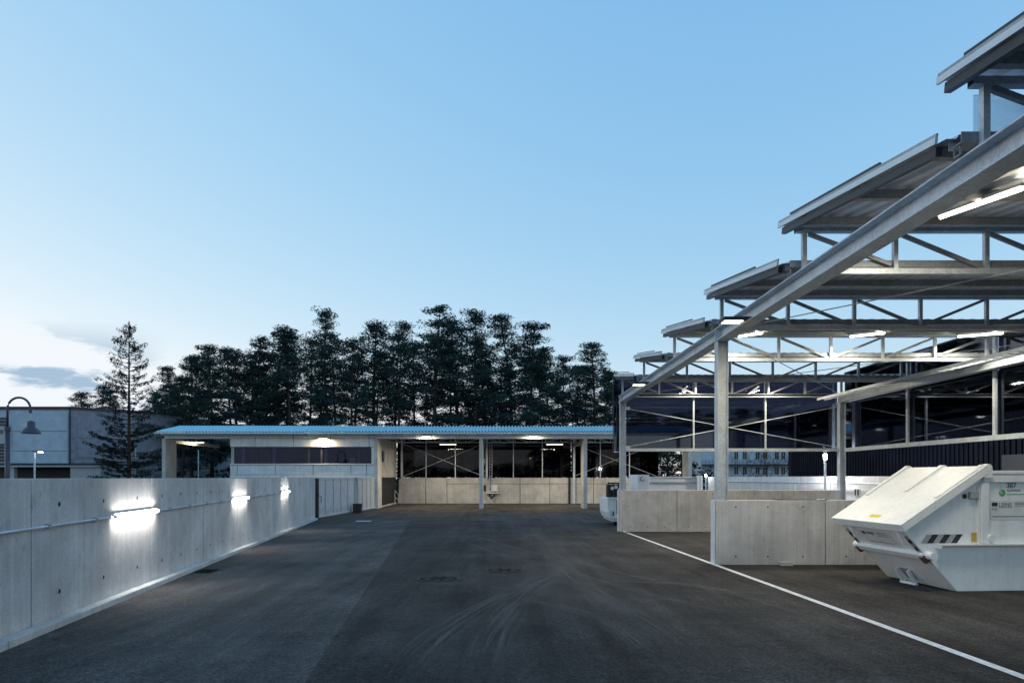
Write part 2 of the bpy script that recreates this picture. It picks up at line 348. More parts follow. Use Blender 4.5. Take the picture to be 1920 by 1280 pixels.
# ------------------------------------------------------------------ manholes and gullies
def manhole(px, py, r, label):
    x, y = PG(px, py); z = gz(y)+.009; th = thing('manhole_cover', label, 'manhole', (x, y, z), group='manhole covers in the yard')
    tl = -SL if y < YV else 0
    def disc(r0, r1, dz, n=28):
        vs = [(x+r*math.cos(2*math.pi*k/n), y+r*math.sin(2*math.pi*k/n), z+dz+tl*r*math.sin(2*math.pi*k/n)) for r in (r0, r1) for k in range(n)]
        return MB().add(vs, [(k, (k+1) % n, n+(k+1) % n, n+k) for k in range(n)])
    disc(r*.84, r, .004).build('cover_ring', M['ironring'], th); disc(.001, r*.83, 0).build('cover_plate', M['iron'], th)
    for k in range(8):
        a = k*math.pi/4; q = (x+r*.55*math.cos(a), y+r*.55*math.sin(a), z+tl*r*.55*math.sin(a))
        MB().lathe(q, [(.001, .008), (.05, .008), (.055, .0)], 8).build('cover_stud', M['ironring'], th)
manhole(822, 1085, .42, 'round cast iron manhole cover with pale ring, the larger one closer to the left lane')
manhole(946, 1069, .42, 'round cast iron manhole cover beside the crossing tyre tracks')
for px, py, lb_ in ((790, 957, 'dark manhole cover in front of the shed bay with crossed rods'), (945, 957.5, 'dark manhole cover in front of the electric box'), (1003, 954.5, 'dark manhole cover between the electric box and the black downpipe'), (1005, 973, 'dark manhole cover out in the yard before the shed, where the slope ends')): manhole(px, py, .4, lb_)
gx, gy = wallx(13.6)+.42, 13.6
gl = thing('gully_grate', 'dark drain grate set against the kerb of the concrete wall', 'drain', (gx, gy, gz(gy)+.008))
MB().box(gx-.2, gx+.2, gy-.25, gy+.25, gz(gy)+.004, gz(gy)+.008).build('grate_bed', M['black'], gl)
for k in range(7): MB().box(gx-.18, gx+.18, gy-.21+k*.07-.014, gy-.21+k*.07+.014, gz(gy)+.009, gz(gy)+.02).build('grate_bar', M['iron'], gl)
# ------------------------------------------------------------------ depot building at the back (office + open shed)
YF, YB = 52.0, 62.4                     # front line of the concrete fins / back wall
GB = gz(60)                              # level ground there
FX = [PXX(px, YF) for px in (307, 506, 705, 902, 1097.5, 1294)]
ZBM, ZTM = PZ(822, YF), PZ(815.5, YF)   # front beam
dep = thing('depot_building', 'long low concrete depot with raised office, open shed bays and pale corrugated roof', 'building', ((FX[0]+FX[-1])/2, (YF+YB)/2, GB))
for i, x in enumerate(FX):
    if i == 1: continue
    MB().box(x-.14, x+.14, YF, YF+1.75, GB-.2, ZBM-.004).build('concrete_fin', M['conc_warm'] if i != 2 else M['conc'], dep, bevel=.01)
for x0, x1 in zip(FX, FX[1:]):
    if x1 <= FX[2]+.1 and x0 > FX[0]+.1: continue
    MB().ibeam((x0+.004, YF+.14, (ZBM+ZTM)/2), ((x1 if x0 > FX[0]+.1 else PXX(431, YF))-.004, YF+.14, (ZBM+ZTM)/2), .26, ZTM-ZBM).build('front_beam', M['galv'], dep)
for i, x in enumerate(FX):
    if i in (1, 2): continue
    MB().ibeam((x, YF+.3, ZBM-.14), (x, YB-.1, ZBM-.14), .2, .27).build('cross_beam', M['galv_d'], dep)
# corrugated roof: short front slope, ridge, long back slope
RX0, RX1 = round((FX[0]-.35)*4)/4, FX[-1]+.4
EZ, RZ = PZ(810.5, 51.2), PZ(800, 55.0)
def corr(x): 
    ph = (x/.25) % 1; return .07*(1-abs(2*ph-1)*2)
b = MB(); xs = []; x = RX0
while x <= RX1: xs.append(x); x += .125
rows = [(51.2, EZ), (55.0, RZ), (64.0, EZ-.05)]
vs = [(x, y, z+corr(x)+.05) for y, z in rows for x in xs]; n = len(xs)
vs += [(x, y, z-.008) for x, y, z in vs]
fs = []
for r in range(2):
    for k in range(n-1):
        fs.append((r*n+k, r*n+k+1, (r+1)*n+k+1, (r+1)*n+k)); q = 3*n; fs.append((q+r*n+k+1, q+r*n+k, q+(r+1)*n+k, q+(r+1)*n+k+1))
for k in range(n-1): fs.append((k+1, k, 3*n+k, 3*n+k+1))
b.add(vs, fs); roof = b.build('roof', M['roofblue'], dep)
MB().bar((RX0, 51.16, EZ-.04), (RX1, 51.16, EZ-.04), .1, .07).build('eaves_gutter', M['white'], roof)
bl = MB()
x = RX0+.3
while x < RX1: bl.box(x-.045, x+.045, 51.55, 51.62, EZ+.08, EZ+.155); x += .25
bl.build('profile_filler', M['black'], roof)
MB().bar((RX0+.2, 51.7, EZ-.1), (RX1-.2, 51.7, EZ-.1), .08, .12).build('purlin', M['galv'], roof)
MB().bar((RX0+.2, 54.9, RZ-.1), (RX1-.2, 54.9, RZ-.1), .08, .12).build('purlin', M['galv'], roof)
# lattice girders under the roof
zt, zb = PZ(821, 57), PZ(829, 57)
for x0, x1 in zip(FX[2:], FX[3:]):
    tr = MB().bar((x0+.1, 57, zt), (x1-.1, 57, zt), .08, .08).bar((x0+.1, 57, zb), (x1-.1, 57, zb), .08, .08).build('lattice_girder', M['galv'], dep)
    nn = 6; dx = (x1-x0-.3)/nn
    for k in range(nn+1): MB().bar((x0+.15+k*dx, 57, zb), (x0+.15+k*dx, 57, zt), .05, .05, (0, 1, 0)).build('girder_post', M['galv'], tr)
    for k in range(nn):
        a, c = (zt, zb) if k < nn/2 else (zb, zt)
        MB().bar((x0+.15+k*dx, 57, a), (x0+.15+(k+1)*dx, 57, c), .04, .04, (0, 1, 0)).build('girder_diagonal', M['galv'], tr)
# back wall, tinted panels, mullions, posts
bx = [FX[2]+.15]+[PXX(px, YB) for px in (798, 838, 902, 975, 1031, 1066)]+[PXX(1069, YB), PXX(1113, YB), PXX(1180, YB), FX[-1]]
hole = None
for k, (x0, x1) in enumerate(zip(bx, bx[1:])):
    if k == 6: MB().box(x0, x1, YB+.1, YB+.2, GB-.1, CZ-.02).build('joint_strip', M['joint'], dep); continue
    zs = [GB-.1, CZ] if k < 2 else [GB-.1, 1.03, CZ]
    for z0, z1 in zip(zs, zs[1:]):
        pn = MB().box(x0+.022, x1-.022, YB, YB+.25, z0+(.016 if z0 > 0 else 0), z1-.016).build('wall_panel', M['conc_warm'], dep, bevel=.008)
        if z0 < 0: holes(pn, [(xx, YB-.001, zz) for xx in (x0+.5, x1-.5) for zz in (-.35,)], (0, -1, 0))
MB().box(bx[0], bx[-1], YB+.06, YB+.2, GB-.1, CZ-.03).build('joint_backing', M['joint'], dep)
gt = PZ(829, YB)
for x0, x1 in zip(FX[2:], FX[3:]):
    s = (x1-x0)/3
    for k in range(3):
        MB().box(x0+k*s+.03, x0+(k+1)*s-.03, YB+.1, YB+.112, CZ+.02, gt+.6).build('tinted_panel', M['glass_b'], dep)
        if k: MB().box(x0+k*s-.04, x0+k*s+.04, YB+.02, YB+.1, CZ+.004, gt+.3).build('mullion', M['galv'], dep)
    for xx in (x0+.5 if x0 < FX[2]+.1 else x0+.22, ): MB().ibeam((xx, YB-.3, GB if x0 > FX[3]+.1 else CZ+.004), (xx, YB-.3, gt+.5), .18, .2, up=(0, 1, 0)).build('rear_column', M['galv'], dep)
for x0, x1 in ((FX[2]+.6, FX[3]-.1), (FX[4]+.2, FX[5]-.2)):
    for a, c in ((gt-.15, CZ+.12), (CZ+.12, gt-.15)): MB().tube([(x0, YB-.16, a), (x1, YB-.16, c)], .022, 6).build('brace_rod', M['galv'], dep)
# office: facade panels, windows, side wall, doors
YO = YF+.1; ox0, ox1 = PXX(431, YO), PXX(705, YO)
def ob(name, px0, px1, py0, py1, m, d0=0, d1=.25, par=dep, bev=.008):
    return MB().box(PXX(px0, YO)+.02, PXX(px1, YO)-.02, YO+d0, YO+d1, PZ(py1, YO)+.014, PZ(py0, YO)-.014).build(name, m, par, bevel=bev)
for a, c in zip((431, 478, 550, 620, 692), (478, 550, 620, 692, 705.4)):
    ob('facade_panel', a, c, 821.6, 837.5, M['conc_white']); ob('facade_panel', a, c, 815.8, 821.6, M['conc_white'])  # missing sky light on the front is put into the colour as paler concrete
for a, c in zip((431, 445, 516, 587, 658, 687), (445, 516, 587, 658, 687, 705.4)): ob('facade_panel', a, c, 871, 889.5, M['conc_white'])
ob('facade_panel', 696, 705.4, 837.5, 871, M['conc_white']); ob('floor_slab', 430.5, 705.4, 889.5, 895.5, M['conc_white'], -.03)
ob('window_sill', 430.5, 697, 868.6, 871, M['white'], -.08, .3)
MB().box(ox0+.02, ox1-.02, YO+.16, YO+.24, PZ(889, YO), PZ(871, YO)).build('joint_backing', M['joint'], dep)
MB().box(ox0+.02, ox1-.02, YO+.16, YO+.24, PZ(837.6, YO), PZ(816.5, YO)).build('joint_backing', M['joint'], dep)
cuts = [438, 481, 505, 578, 602, 672, 696]
for a, c in zip(cuts, cuts[1:]):
    wf = MB(); x0, x1, z0, z1 = PXX(a, YO), PXX(c, YO), PZ(868.4, YO), PZ(837.7, YO); fw = .07
    wf.box(x0, x0+fw, YO+.12, YO+.2, z0, z1).box(x1-fw, x1, YO+.12, YO+.2, z0, z1).box(x0+fw, x1-fw, YO+.12, YO+.2, z0, z0+.04).box(x0+fw, x1-fw, YO+.12, YO+.2, z1-.04, z1)
    wo = wf.build('window', M['dark'], dep)
    MB().box(x0+fw, x1-fw, YO+.155, YO+.163, z0+.04, z1-.04).build('pane', M['window'], wo)
# rooms behind the glass
zo0, zo1 = PZ(889, YO), PZ(817, YO)
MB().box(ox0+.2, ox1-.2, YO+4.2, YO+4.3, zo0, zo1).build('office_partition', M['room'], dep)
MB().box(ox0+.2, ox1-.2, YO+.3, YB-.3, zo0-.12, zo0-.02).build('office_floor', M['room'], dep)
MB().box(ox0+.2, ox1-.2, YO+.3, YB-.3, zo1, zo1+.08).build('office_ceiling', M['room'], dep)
for px in (452, 510, 608): MB().box(PXX(px, YO)-.12, PXX(px, YO)+.12, YO+.45, YO+.55, zo0, zo1-.1).build('curtain', M['white'], dep)
MB().box(PXX(530, YO), PXX(540, YO), YO+.8, YO+1.0, zo0, PZ(850, YO)).build('cabinet', M['black'], dep)
MB().box(PXX(652, YO), PXX(662, YO), YO+.7, YO+.8, PZ(868, YO), PZ(858, YO)).build('monitor', M['white'], dep)
# side walls, rear, underside
zs0 = PZ(891, YO)
wy0, wy1 = YO+2.2, YO+3.7; wz0, wz1 = PZ(866, 54.5), PZ(844, 54.5)
sw = MB()
sw.box(ox1-.25, ox1, YO+.26, wy0, zs0, ZBM+.2).box(ox1-.25, ox1, wy1, YB-.05, zs0, ZBM+.2).box(ox1-.25, ox1, wy0, wy1, zs0, wz0).box(ox1-.25, ox1, wy0, wy1, wz1, ZBM+.2)
sw.build('side_wall', M['conc_warm'], dep)
wo = MB().box(ox1-.2, ox1-.12, wy0, wy1, wz0, wz1).build('side_window', M['dark'], dep)
MB().box(ox1-.1, ox1-.09, wy0+.06, wy1-.06, wz0+.06, wz1-.06).build('pane', M['window'], wo)
MB().box(ox0, ox0+.25, YO+.26, YB, zs0, ZBM+.2).build('side_wall', M['conc'], dep); MB().box(ox0+.25, ox1-.25, YB-.25, YB, zs0, ZBM+.2).build('rear_wall', M['conc'], dep)
MB().box(ox1-.25, ox1+.012, YO+.26, YB-.05, CZ+.03, zs0-.004).build('floor_band', M['conc_warm'], dep)
MB().box(ox1-.3, ox1-.002, YO+.25, YO+2.2, GB-.1, CZ+.026).build('base_wall', M['conc_warm'], dep)
for k in range(6):
    dn = MB().box(ox1-.1, ox1-.04, YO+2.25+k*1.28, YO+3.5+k*1.28, GB+.12, CZ+.02).build('louvre_door', M['dark'], dep)
    for j in range(4): MB().box(ox1-.04, ox1-.025, YO+2.3+k*1.28+j*.3, YO+2.33+k*1.28+j*.3, GB+.14, CZ+.01).build('door_rib', M['black'], dn)
MB().box(ox1-.3, ox1+.02, YO+2.2, YB, GB-.05, GB+.1).build('door_sill', M['conc_warm'], dep)
MB().box(ox0, ox1-.3, YO+.5, YO+.7, GB-.1, CZ).build('base_wall', M['conc'], dep)
# lamps of the depot (lit)
def flood(loc, label, w_=.5, d_=.35, power=60, col=(1, .8, .5), grp='lit flood lamps under the eaves'):
    th = thing('flood_lamp', label, 'lamp', loc, group=grp); x, y, z = loc
    MB().box(x-w_/2, x+w_/2, y-d_/2, y+d_/2, z, z+.07).build('lamp_housing', M['dark'], th, bevel=.015)
    MB().box(x-w_/2+.04, x+w_/2-.04, y-d_/2+.04, y+d_/2-.04, z-.012, z-.002).build('lamp_lens', M['flood'], th)
    ld = bpy.data.lights.new('lamp_light', 'AREA'); ld.shape = 'RECTANGLE'; ld.size = w_*.8; ld.size_y = d_*.8; ld.energy = power; ld.color = col
    lo = bpy.data.objects.new('lamp_light', ld); C.objects.link(lo); lo.parent = th; lo.location = (0, 0, -.03)
    return th
flood((PXX(605, YF-.25), YF-.15, PZ(822, YF)), 'lit flood lamp above the office window strip', .7, .3, 70)
flood((PXX(800, YF), YF-.2, PZ(818, YF)), 'lit flood lamp over the shed bay with crossed brace rods', .7, .3, 110)
flood((PXX(1000, YF), YF-.2, PZ(817.5, YF)), 'lit flood lamp over the shed bay with the electric box', .7, .3, 110)
for i, px in enumerate((840, 1040, 1200)):
    x = PXX(px, 58); tl = thing('shed_tube_lamp', 'lit tube lamp hung below the lattice girder in the '+['braced shed bay', 'shed bay with the black downpipe', 'shed bay behind the steel canopy'][i], 'lamp', (x, 58, zb), group='tube lamps inside the shed')
    MB().box(x-.75, x+.75, 57.95, 58.05, zb-.1, zb-.05).build('lamp_housing', M['white'], tl); MB().tube([(x-.7, 58, zb-.13), (x+.7, 58, zb-.13)], .014, 8).build('light_tube', M['tube_dim'], tl)
    ld = bpy.data.lights.new('lamp_light', 'AREA'); ld.shape = 'RECTANGLE'; ld.size = 1.4; ld.size_y = .1; ld.energy = 150; ld.color = (1, .88, .70)
    lo = bpy.data.objects.new('lamp_light', ld); C.objects.link(lo); lo.parent = tl; lo.location = (0, 0, -.17)
x = PXX(370, 57); tl = thing('bay_tube_lamp', 'lit tube lamp in the open end bay beside the office', 'lamp', (x, 57, ZBM-.05))
MB().box(x-.6, x+.6, 56.95, 57.05, ZBM-.02, ZBM+.03).build('lamp_housing', M['white'], tl); MB().tube([(x-.55, 57, ZBM-.05), (x+.55, 57, ZBM-.05)], .014, 8).build('light_tube', M['tube_dim'], tl)
ld = bpy.data.lights.new('lamp_light', 'POINT'); ld.energy = 60; ld.color = (1, .82, .5); ld.shadow_soft_size = .2; lo = bpy.data.objects.new('lamp_light', ld); C.objects.link(lo); lo.parent = tl; lo.location = (0, 0, -.12)
# small fittings on the shed back wall
eb = thing('electric_box', 'white electric box with black hose on a shelf against the shed back wall', 'electric box', P(927, 925, YB-.2))
MB().box(PXX(921.5, YB), PXX(933, YB), YB-.22, YB-.004, PZ(920.5, YB), PZ(909, YB)).build('box_housing', M['white'], eb, bevel=.02)
MB().box(PXX(912, YB), PXX(936, YB), YB-.3, YB-.004, PZ(924.5, YB), PZ(923, YB)).build('shelf', M['white'], eb)
MB().box(PXX(922, YB), PXX(926, YB), YB-.2, YB-.01, PZ(929, YB), PZ(924.6, YB)).build('socket', M['grey'], eb)
MB().tube([P(917+10*k/10, 925+9*math.sin(math.pi*k/10), YB-.25) for k in range(11)], .06, 8).build('hose_loop', M['black'], eb)
MB().box(PXX(906, YB), PXX(911, YB), YB-.1, YB-.004, PZ(920, YB), PZ(909, YB)).build('switch_panel', M['black'], eb)
la = thing('cable_ladder', 'narrow steel cable ladder running up beside the electric box', 'cable ladder', P(920, 923, YB-.2))
for px in (918, 922.5): MB().bar(P(px, 922, YB-.1), P(px, 831, YB-.1), .04, .06, (0, 1, 0)).build('ladder_rail', M['galv'], la)
for k in range(16): MB().bar(P(918, 920-k*5.6, YB-.1), P(922.5, 920-k*5.6, YB-.1), .03, .03).build('ladder_rung', M['galv'], la)
dp = thing('downpipe', 'black rain downpipe in the wall joint of the open shed', 'downpipe', P(1067.5, 943, YB))
MB().tube([P(1067.5, 942, YB-.06), P(1067.5, 896, YB-.06)], .1, 10).build('pipe', M['black'], dp); MB().tube([P(1067.5, 925, YB-.06), P(1067.5, 922, YB-.06)], .125, 10).build('pipe_collar', M['black'], dp)
sg = thing('wall_sign', 'small black and white pictogram sign on the shed back wall', 'sign', P(794, 910, YB)); MB().box(PXX(791.5, YB), PXX(797, YB), YB-.012, YB-.003, PZ(912.5, YB), PZ(908, YB)).build('sign_plate', M['paper'], sg)
MB().box(PXX(793.8, YB), PXX(795.8, YB), YB-.016, YB-.0125, PZ(912, YB), PZ(908.6, YB)).build('pictogram', M['black'], sg)
st = thing('stair_rail', 'pale steel stair railing beside the dark louvre doors', 'railing', P(748, 941, YB-1))
for d in (0, .55): MB().bar((ox1+.2, YB-2.3, GB+1.2-d), (ox1+.2, YB-.4, GB+.85-d), .04, .04).build('rail', M['white'], st)
for yy, zz in ((YB-2.3, 1.2), (YB-.4, .85)): MB().bar((ox1+.2, yy, GB), (ox1+.2, yy, GB+zz), .04, .04).build('rail_post', M['white'], st)
# ------------------------------------------------------------------ sliding gates
def gate(a, c, label, nb, wheels):
    a, c = Vector(a), Vector(c); d = (c-a).normalized(); L = (c-a).length; z0, z1 = .12, CZ-.06-a.z
    th = thing('sliding_gate', label, 'gate', a, group='sliding gates'); up = Vector((0, 0, 1))
    def hz(y): return Vector((0, 0, gz(y)-a.z))
    fr = MB().bar(a+up*z0, c+hz(c.y)+up*z0, .08, .12).bar(a+up*z1, c+up*z1, .08, .08).build('gate_frame', M['galv'], th)
    for k in range(nb+1):
        q = a+d*(L*k/nb); MB().bar(q+hz(q.y)+up*(z0+.06), q+up*(z1-.04), .06, .06, d).build('gate_post', M['galv_d'], fr)
    for k in range(nb):
        q0, q1 = a+d*(L*k/nb+.04), a+d*(L*(k+1)/nb-.04); h0, h1 = hz(q0.y), hz(q1.y)
        MB().add([q0+h0+up*(z0+.07), q1+h1+up*(z0+.07), q1+up*(z1-.05), q0+up*(z1-.05)], [(0, 1, 2, 3)]).build('mesh_infill', M['gmesh'], fr)
    return th
m, t, p, o = newmat('perforated_sheet'); shade(t, p, (.56, .60, .66), rng(t, noise(t, 3, 4), .3, .7, .85, 1.1)); p.inputs['Metallic'].default_value = .15; p.inputs['Roughness'].default_value = .5
wv = nod(t, 'ShaderNodeTexWave'); wv.inputs['Scale'].default_value = 9; wv.bands_direction = 'Z'; t.links.new(nod(t, 'ShaderNodeNewGeometry').outputs['Position'], wv.inputs[0]); t.links.new(rng(t, wv.outputs['Fac'], .1, .3, .35, .97), p.inputs['Alpha']); M['gmesh'] = m
G0 = (-10.52, 38.85, gz(38.85)); G1 = (-9.98, 46.3, GB)
gt1 = gate(G0, G1, 'grey sliding gate of perforated panels next to the end of the concrete wall', 5, True)
gt2 = gate((-9.8, 46.6, GB), (-9.62, 51.8, GB), 'grey gate leaf standing between the black box and the office corner', 4, False)
a = Vector(G0); MB().box(a.x-.06, a.x+.14, a.y-.1, a.y+.02, a.z, CZ-.04).build('latch_post', M['dark'], gt1); MB().box(a.x+.1, a.x+.18, a.y-.2, a.y-.1, .55, .7).build('lock_box', M['black'], gt1)
MB().tube([(a.x+.15, a.y+.1, .2), (a.x+.24, a.y+.1, .2), (a.x+.24, a.y+.1, .55), (a.x+.15, a.y+.1, .55)], .02, 6).build('gate_handle', M['dark'], gt1)
bxx, bxy = -9.6, 45.6; ct = thing('control_box', 'black drive box standing on the asphalt by the sliding gate', 'box', (bxx, bxy, GB))
MB().box(bxx-.27, bxx+.27, bxy-.25, bxy+.25, GB, GB+.58).build('box_housing', M['black'], ct, bevel=.02); MB().box(bxx-.29, bxx+.29, bxy-.27, bxy+.27, GB+.585, GB+.62).build('box_lid', M['dark'], ct)
# ------------------------------------------------------------------ steel canopy on the right
CX0, CX1 = 4.85, 13.6
YP = (27.3, 15.05, 2.8)
ZB0, ZB1 = CZ+3.0, CZ+3.28
TY = [27.3-4.09*k for k in range(7)]
ZCB, ZCT = CZ+3.25, CZ+4.0            # truss chords
can = thing('steel_canopy', 'galvanised steel canopy with saw-tooth roof over the concrete skip bays', 'canopy', (9, 15, gz(15)))
for y in YP:
    for x in (CX0, CX1):
        zb_ = CZ-.49 if (x == CX0) else gz(y)-.1
        MB().ibeam((x, y, zb_+.004), (x, y, ZB0-.012), .24, .23, .014, .012, up=(1, 0, 0)).build('column', M['galv'], can)
        MB().box(x-.13, x+.13, y-.14, y+.14, ZB0-.012, ZB0-.001).build('cap_plate', M['galv'], can)
        for s in (-1, 1): MB().box(x+s*.075-.068, x+s*.075+.068, y-.006, y+.006, ZB0+.02, ZB1-.02).build('web_stiffener', M['galv'], can)
for x in (CX0, CX1): MB().ibeam((x, 1.0, (ZB0+ZB1)/2), (x, 27.5, (ZB0+ZB1)/2), .28, .28, .02, .012).build('main_beam', M['galv'], can)
sh_pitch = .25
for ti, y in enumerate(TY):
    ch = MB().hollow((CX0-.14, y, ZCT-.04), (CX1+.2, y, ZCT-.04), .1, .08).bar((CX0+.16, y, ZCB+.045), (CX1-.16, y, ZCB+.045), .1, .09)
    tr = ch.build('truss', M['galv'], can); nn = 6; dx = (CX1-CX0)/nn
    for k in range(nn+1): MB().bar((CX0+k*dx, y, (ZCB+.092) if 0 < k < nn else ZB1+.002), (CX0+k*dx, y, ZCT-.082), .07, .07, (0, 1, 0)).build('truss_post', M['galv'], tr)
    for k in range(nn):
        a, c = (ZCT-.1, ZCB+.11 if k else ZCB+.16) if k < 3 else (ZCB+.11 if k < 5 else ZCB+.16, ZCT-.1)
        MB().bar((CX0+k*dx+.07, y, a), (CX0+(k+1)*dx-.07, y, c), .06, .055, (0, 1, 0)).build('truss_diagonal', M['galv_d'], tr)
    # roof strip: from this truss' top chord down towards the camera to the foot of the next truss
    y1 = y-3.9; z0, z1 = ZCT+.07, ZCB+.24; VX0, VX1 = CX0-.3, CX1+.3
    if y1 < .5: continue
    b = MB(); xs = []; k = 0; prof = [(0, 0), (.1, 0), (.13, .045), (.22, .045)]
    x = VX0+.04
    while x < VX1-.25: xs += [(x+a, h) for a, h in prof]; x += sh_pitch
    n = len(xs); ya = y+.22; za = z0+(ya-y)*(z0-z1)/(y-y1)
    b.add([(x, yy, zz+h) for yy, zz in ((ya, za), (y1, z1)) for x, h in xs], [(k, k+1, n+k+1, n+k) for k in range(n-1)])
    rs = b.build('roof_sheet', M['sheet'], can)
    sl_ = (z0-z1)/(y-y1)
    for s, xx in ((0, VX0), (1, VX1)):      # verge flashing, two folds
        MB().bar((xx, ya+.05, za+.015+.05*sl_), (xx, y1+.1, z1+.015+.1*sl_), .03, .07).build('verge_flashing', M['white2'] if 'white2' in M else M['galv'], rs)
        MB().bar((xx+.01, ya+.05, za+.075+.05*sl_), (xx+.01, y1+.1, z1+.075+.1*sl_), .02, .035).build('flashing_lip', M['galv_d'], rs)
        MB().bar((xx+.05, ya-.3, za+.135-.3*sl_), (xx+.05, y+(y1-y)*.68, z0+(z1-z0)*.68+.135), .03, .025).build('snow_guard', M['dark'], rs)
        MB().bar((xx+(.06 if not s else -.06), ya-.02, za-.085), (xx+(.06 if not s else -.06), y1+.15, z1-.085+.15*sl_), .07, .1).build('edge_angle', M['dark'], rs)
    for f in (.1, .5, .93):
        yy = y+(y1-y)*f; zz = z0+(z1-z0)*f-.065
        MB().hollow((VX0+.1, yy, zz), (VX1-.1, yy, zz), .09, .12).build('purlin', M['galv_d'], rs)
    # folded gutter at the foot of the strip
    gy = y1-.04; gzz = ZCB+.145
    MB().box(VX0+.1, VX1-.05, gy-.1, gy-.092, gzz, gzz+.1).box(VX0+.1, VX1-.05, gy-.1, gy+.1, gzz-.008, gzz).box(VX0+.1, VX1-.05, gy+.092, gy+.1, gzz, gzz+.08).build('gutter', M['galv_d'], rs)
    MB().hollow((VX0+.12, gy, gzz-.06), (CX0-.16, gy, gzz-.06), .1, .09).build('gutter_bearer', M['galv_d'], rs)
MB().box(CX0-.02, CX1, 6.98, 6.992, ZCB+.25, ZCT-.09).build('polycarbonate_sheet', M['poly'], can)
def rod(a, c, nm='brace_rod', r=.011): return MB().tube([a, c], r, 6).build(nm, M['galv'], can)
zr = ZCB-.02
for a, c in (((CX0, 15.1), (CX1, 3.1)), ((CX0, 3.1), (CX1, 15.1)), ((CX0, 15.1), (CX1, 27.1)), ((CX0, 27.1), (CX1, 15.1))): rod((*a, zr), (*c, zr))
# tinted back and side screens with rails and mullions
zrail = PZ(843, 27.3); gtop = PZ(706, 27.3)
for z_, nm in ((zrail, 'lower_rail'), (PZ(742, 27.3), 'upper_rail')):
    MB().bar((CX0+.13, 27.3, z_), (CX1-.13, 27.3, z_), .1, .12).build(nm, M['galv'], can)
px = [4.55, PXX(1301, 27.5), PXX(1436, 27.5), CX1+.02]
for x0, x1 in zip(px, px[1:]):
    MB().box(x0+.012, x1-.012, 27.65, 27.662, zrail-.05, gtop).build('tinted_panel', M['glass'], can)
for x0 in px[1:3]: MB().bar((x0, 27.55, zrail), (x0, 27.55, gtop), .06, .08, (0, 1, 0)).build('mullion', M['galv'], can)
MB().bar((4.53, 27.65, zrail-.05), (4.53, 27.65, gtop), .03, .05, (0, 1, 0)).build('panel_edge', M['dark'], can); MB().bar((4.53, 27.65, gtop+.02), (CX1, 27.65, gtop+.02), .05, .04).build('panel_edge', M['dark'], can)
MB().bar((4.55, 27.65, zrail-.07), (4.95, 27.65, zrail-.07), .04, .03).build('panel_foot', M['galv'], can)
for a, c in ((PZ(765, 27.3), zrail+.1), (zrail+.1, PZ(762, 27.3))):
    rod((CX0+.12, 27.36, a), (CX1-.12, 27.36, c), r=.014)
    MB().box(CX0+.12, CX0+.3, 27.34, 27.355, a-.06, a+.06).build('gusset_plate', M['galv'], can)
SX = CX1+.3; stop = PZ(700, 27.6)
my = [27.65, 23.2, 19.1, 15.0, 10.95]
for y0, y1 in zip(my, my[1:]):
    MB().box(SX, SX+.012, y1+.012, y0-.012, zrail-.05, stop).build('tinted_panel', M['glass'], can); MB().bar((SX-.09, y1, zrail), (SX-.09, y1, stop), .07, .1, (0, 1, 0)).build('mullion', M['galv'], can)
MB().bar((SX-.16, 27.3, zrail), (SX-.16, 9, zrail), .12, .14).build('lower_rail', M['galv'], can); MB().bar((SX, 27.65, stop+.02), (SX, 9, stop+.02), .05, .04).build('panel_edge', M['dark'], can)
tray = MB().box(12.3, 12.32, 8, 26.6, CZ+3.0, CZ+3.09).box(12.58, 12.6, 8, 26.6, CZ+3.0, CZ+3.09).build('cable_tray', M['galv'], can)
y = 8.2
while y < 26.5: MB().box(12.32, 12.58, y, y+.04, CZ+3.0, CZ+3.012).build('tray_rung', M['galv'], tray); y += .3
# canopy lamps
for i, (x, y0, y1, ty) in enumerate([(6.35, 8.3, 9.9, 10.95)]+[(xx, 17.0, 18.7, 19.1) for xx in (6.5, 9.55, 12.5)]+[(xx, 25.0, 26.7, 27.3) for xx in (7.8, 10.8)]):
    f = lambda y: ZCT+.07-(ty-y)*(ZCT-ZCB-.17)/3.9-.16
    tl = thing('roof_tube_lamp', 'lit tube lamp under '+['the roof strip nearest the white skip', 'the roof strip behind the floodlit column, next to the main beam', 'the roof strip behind the floodlit column, middle of three', 'the roof strip behind the floodlit column, next to the cable tray', 'the last roof strip, towards the main beam', 'the last roof strip, towards the cable tray'][i], 'lamp', (x, (y0+y1)/2, f((y0+y1)/2)), group='tube lamps under the saw-tooth roof')
    MB().bar((x, y0, f(y0)+.05), (x, y1, f(y1)+.05), .08, .04).build('lamp_housing', M['white'], tl); MB().tube([(x, y0+.03, f(y0)), (x, y1-.03, f(y1))], .022, 8).build('light_tube', M['tube'], tl)
    ld = bpy.data.lights.new('lamp_light', 'AREA'); ld.shape = 'RECTANGLE'; ld.size = .08; ld.size_y = y1-y0; ld.energy = 75; ld.color = (1, .9, .7)
    lo = bpy.data.objects.new('lamp_light', ld); C.objects.link(lo); lo.parent = tl; lo.location = (0, 0, -.04)
for i, (y, zz) in enumerate(((13.1, 2.99), (22.0, 2.99))):
    th = flood((CX0-.42, y, CZ+zz), ['lit amber flood lamp bracketed to the main beam between the two columns', 'lit amber flood lamp bracketed to the main beam near the tinted screen'][i], .42, .3, 30, grp='flood lamps on the main beam')
    MB().box(CX0-.22, CX0-.012, y-.05, y+.05, CZ+zz+.02, CZ+zz+.09).build('lamp_arm', M['black'], th)
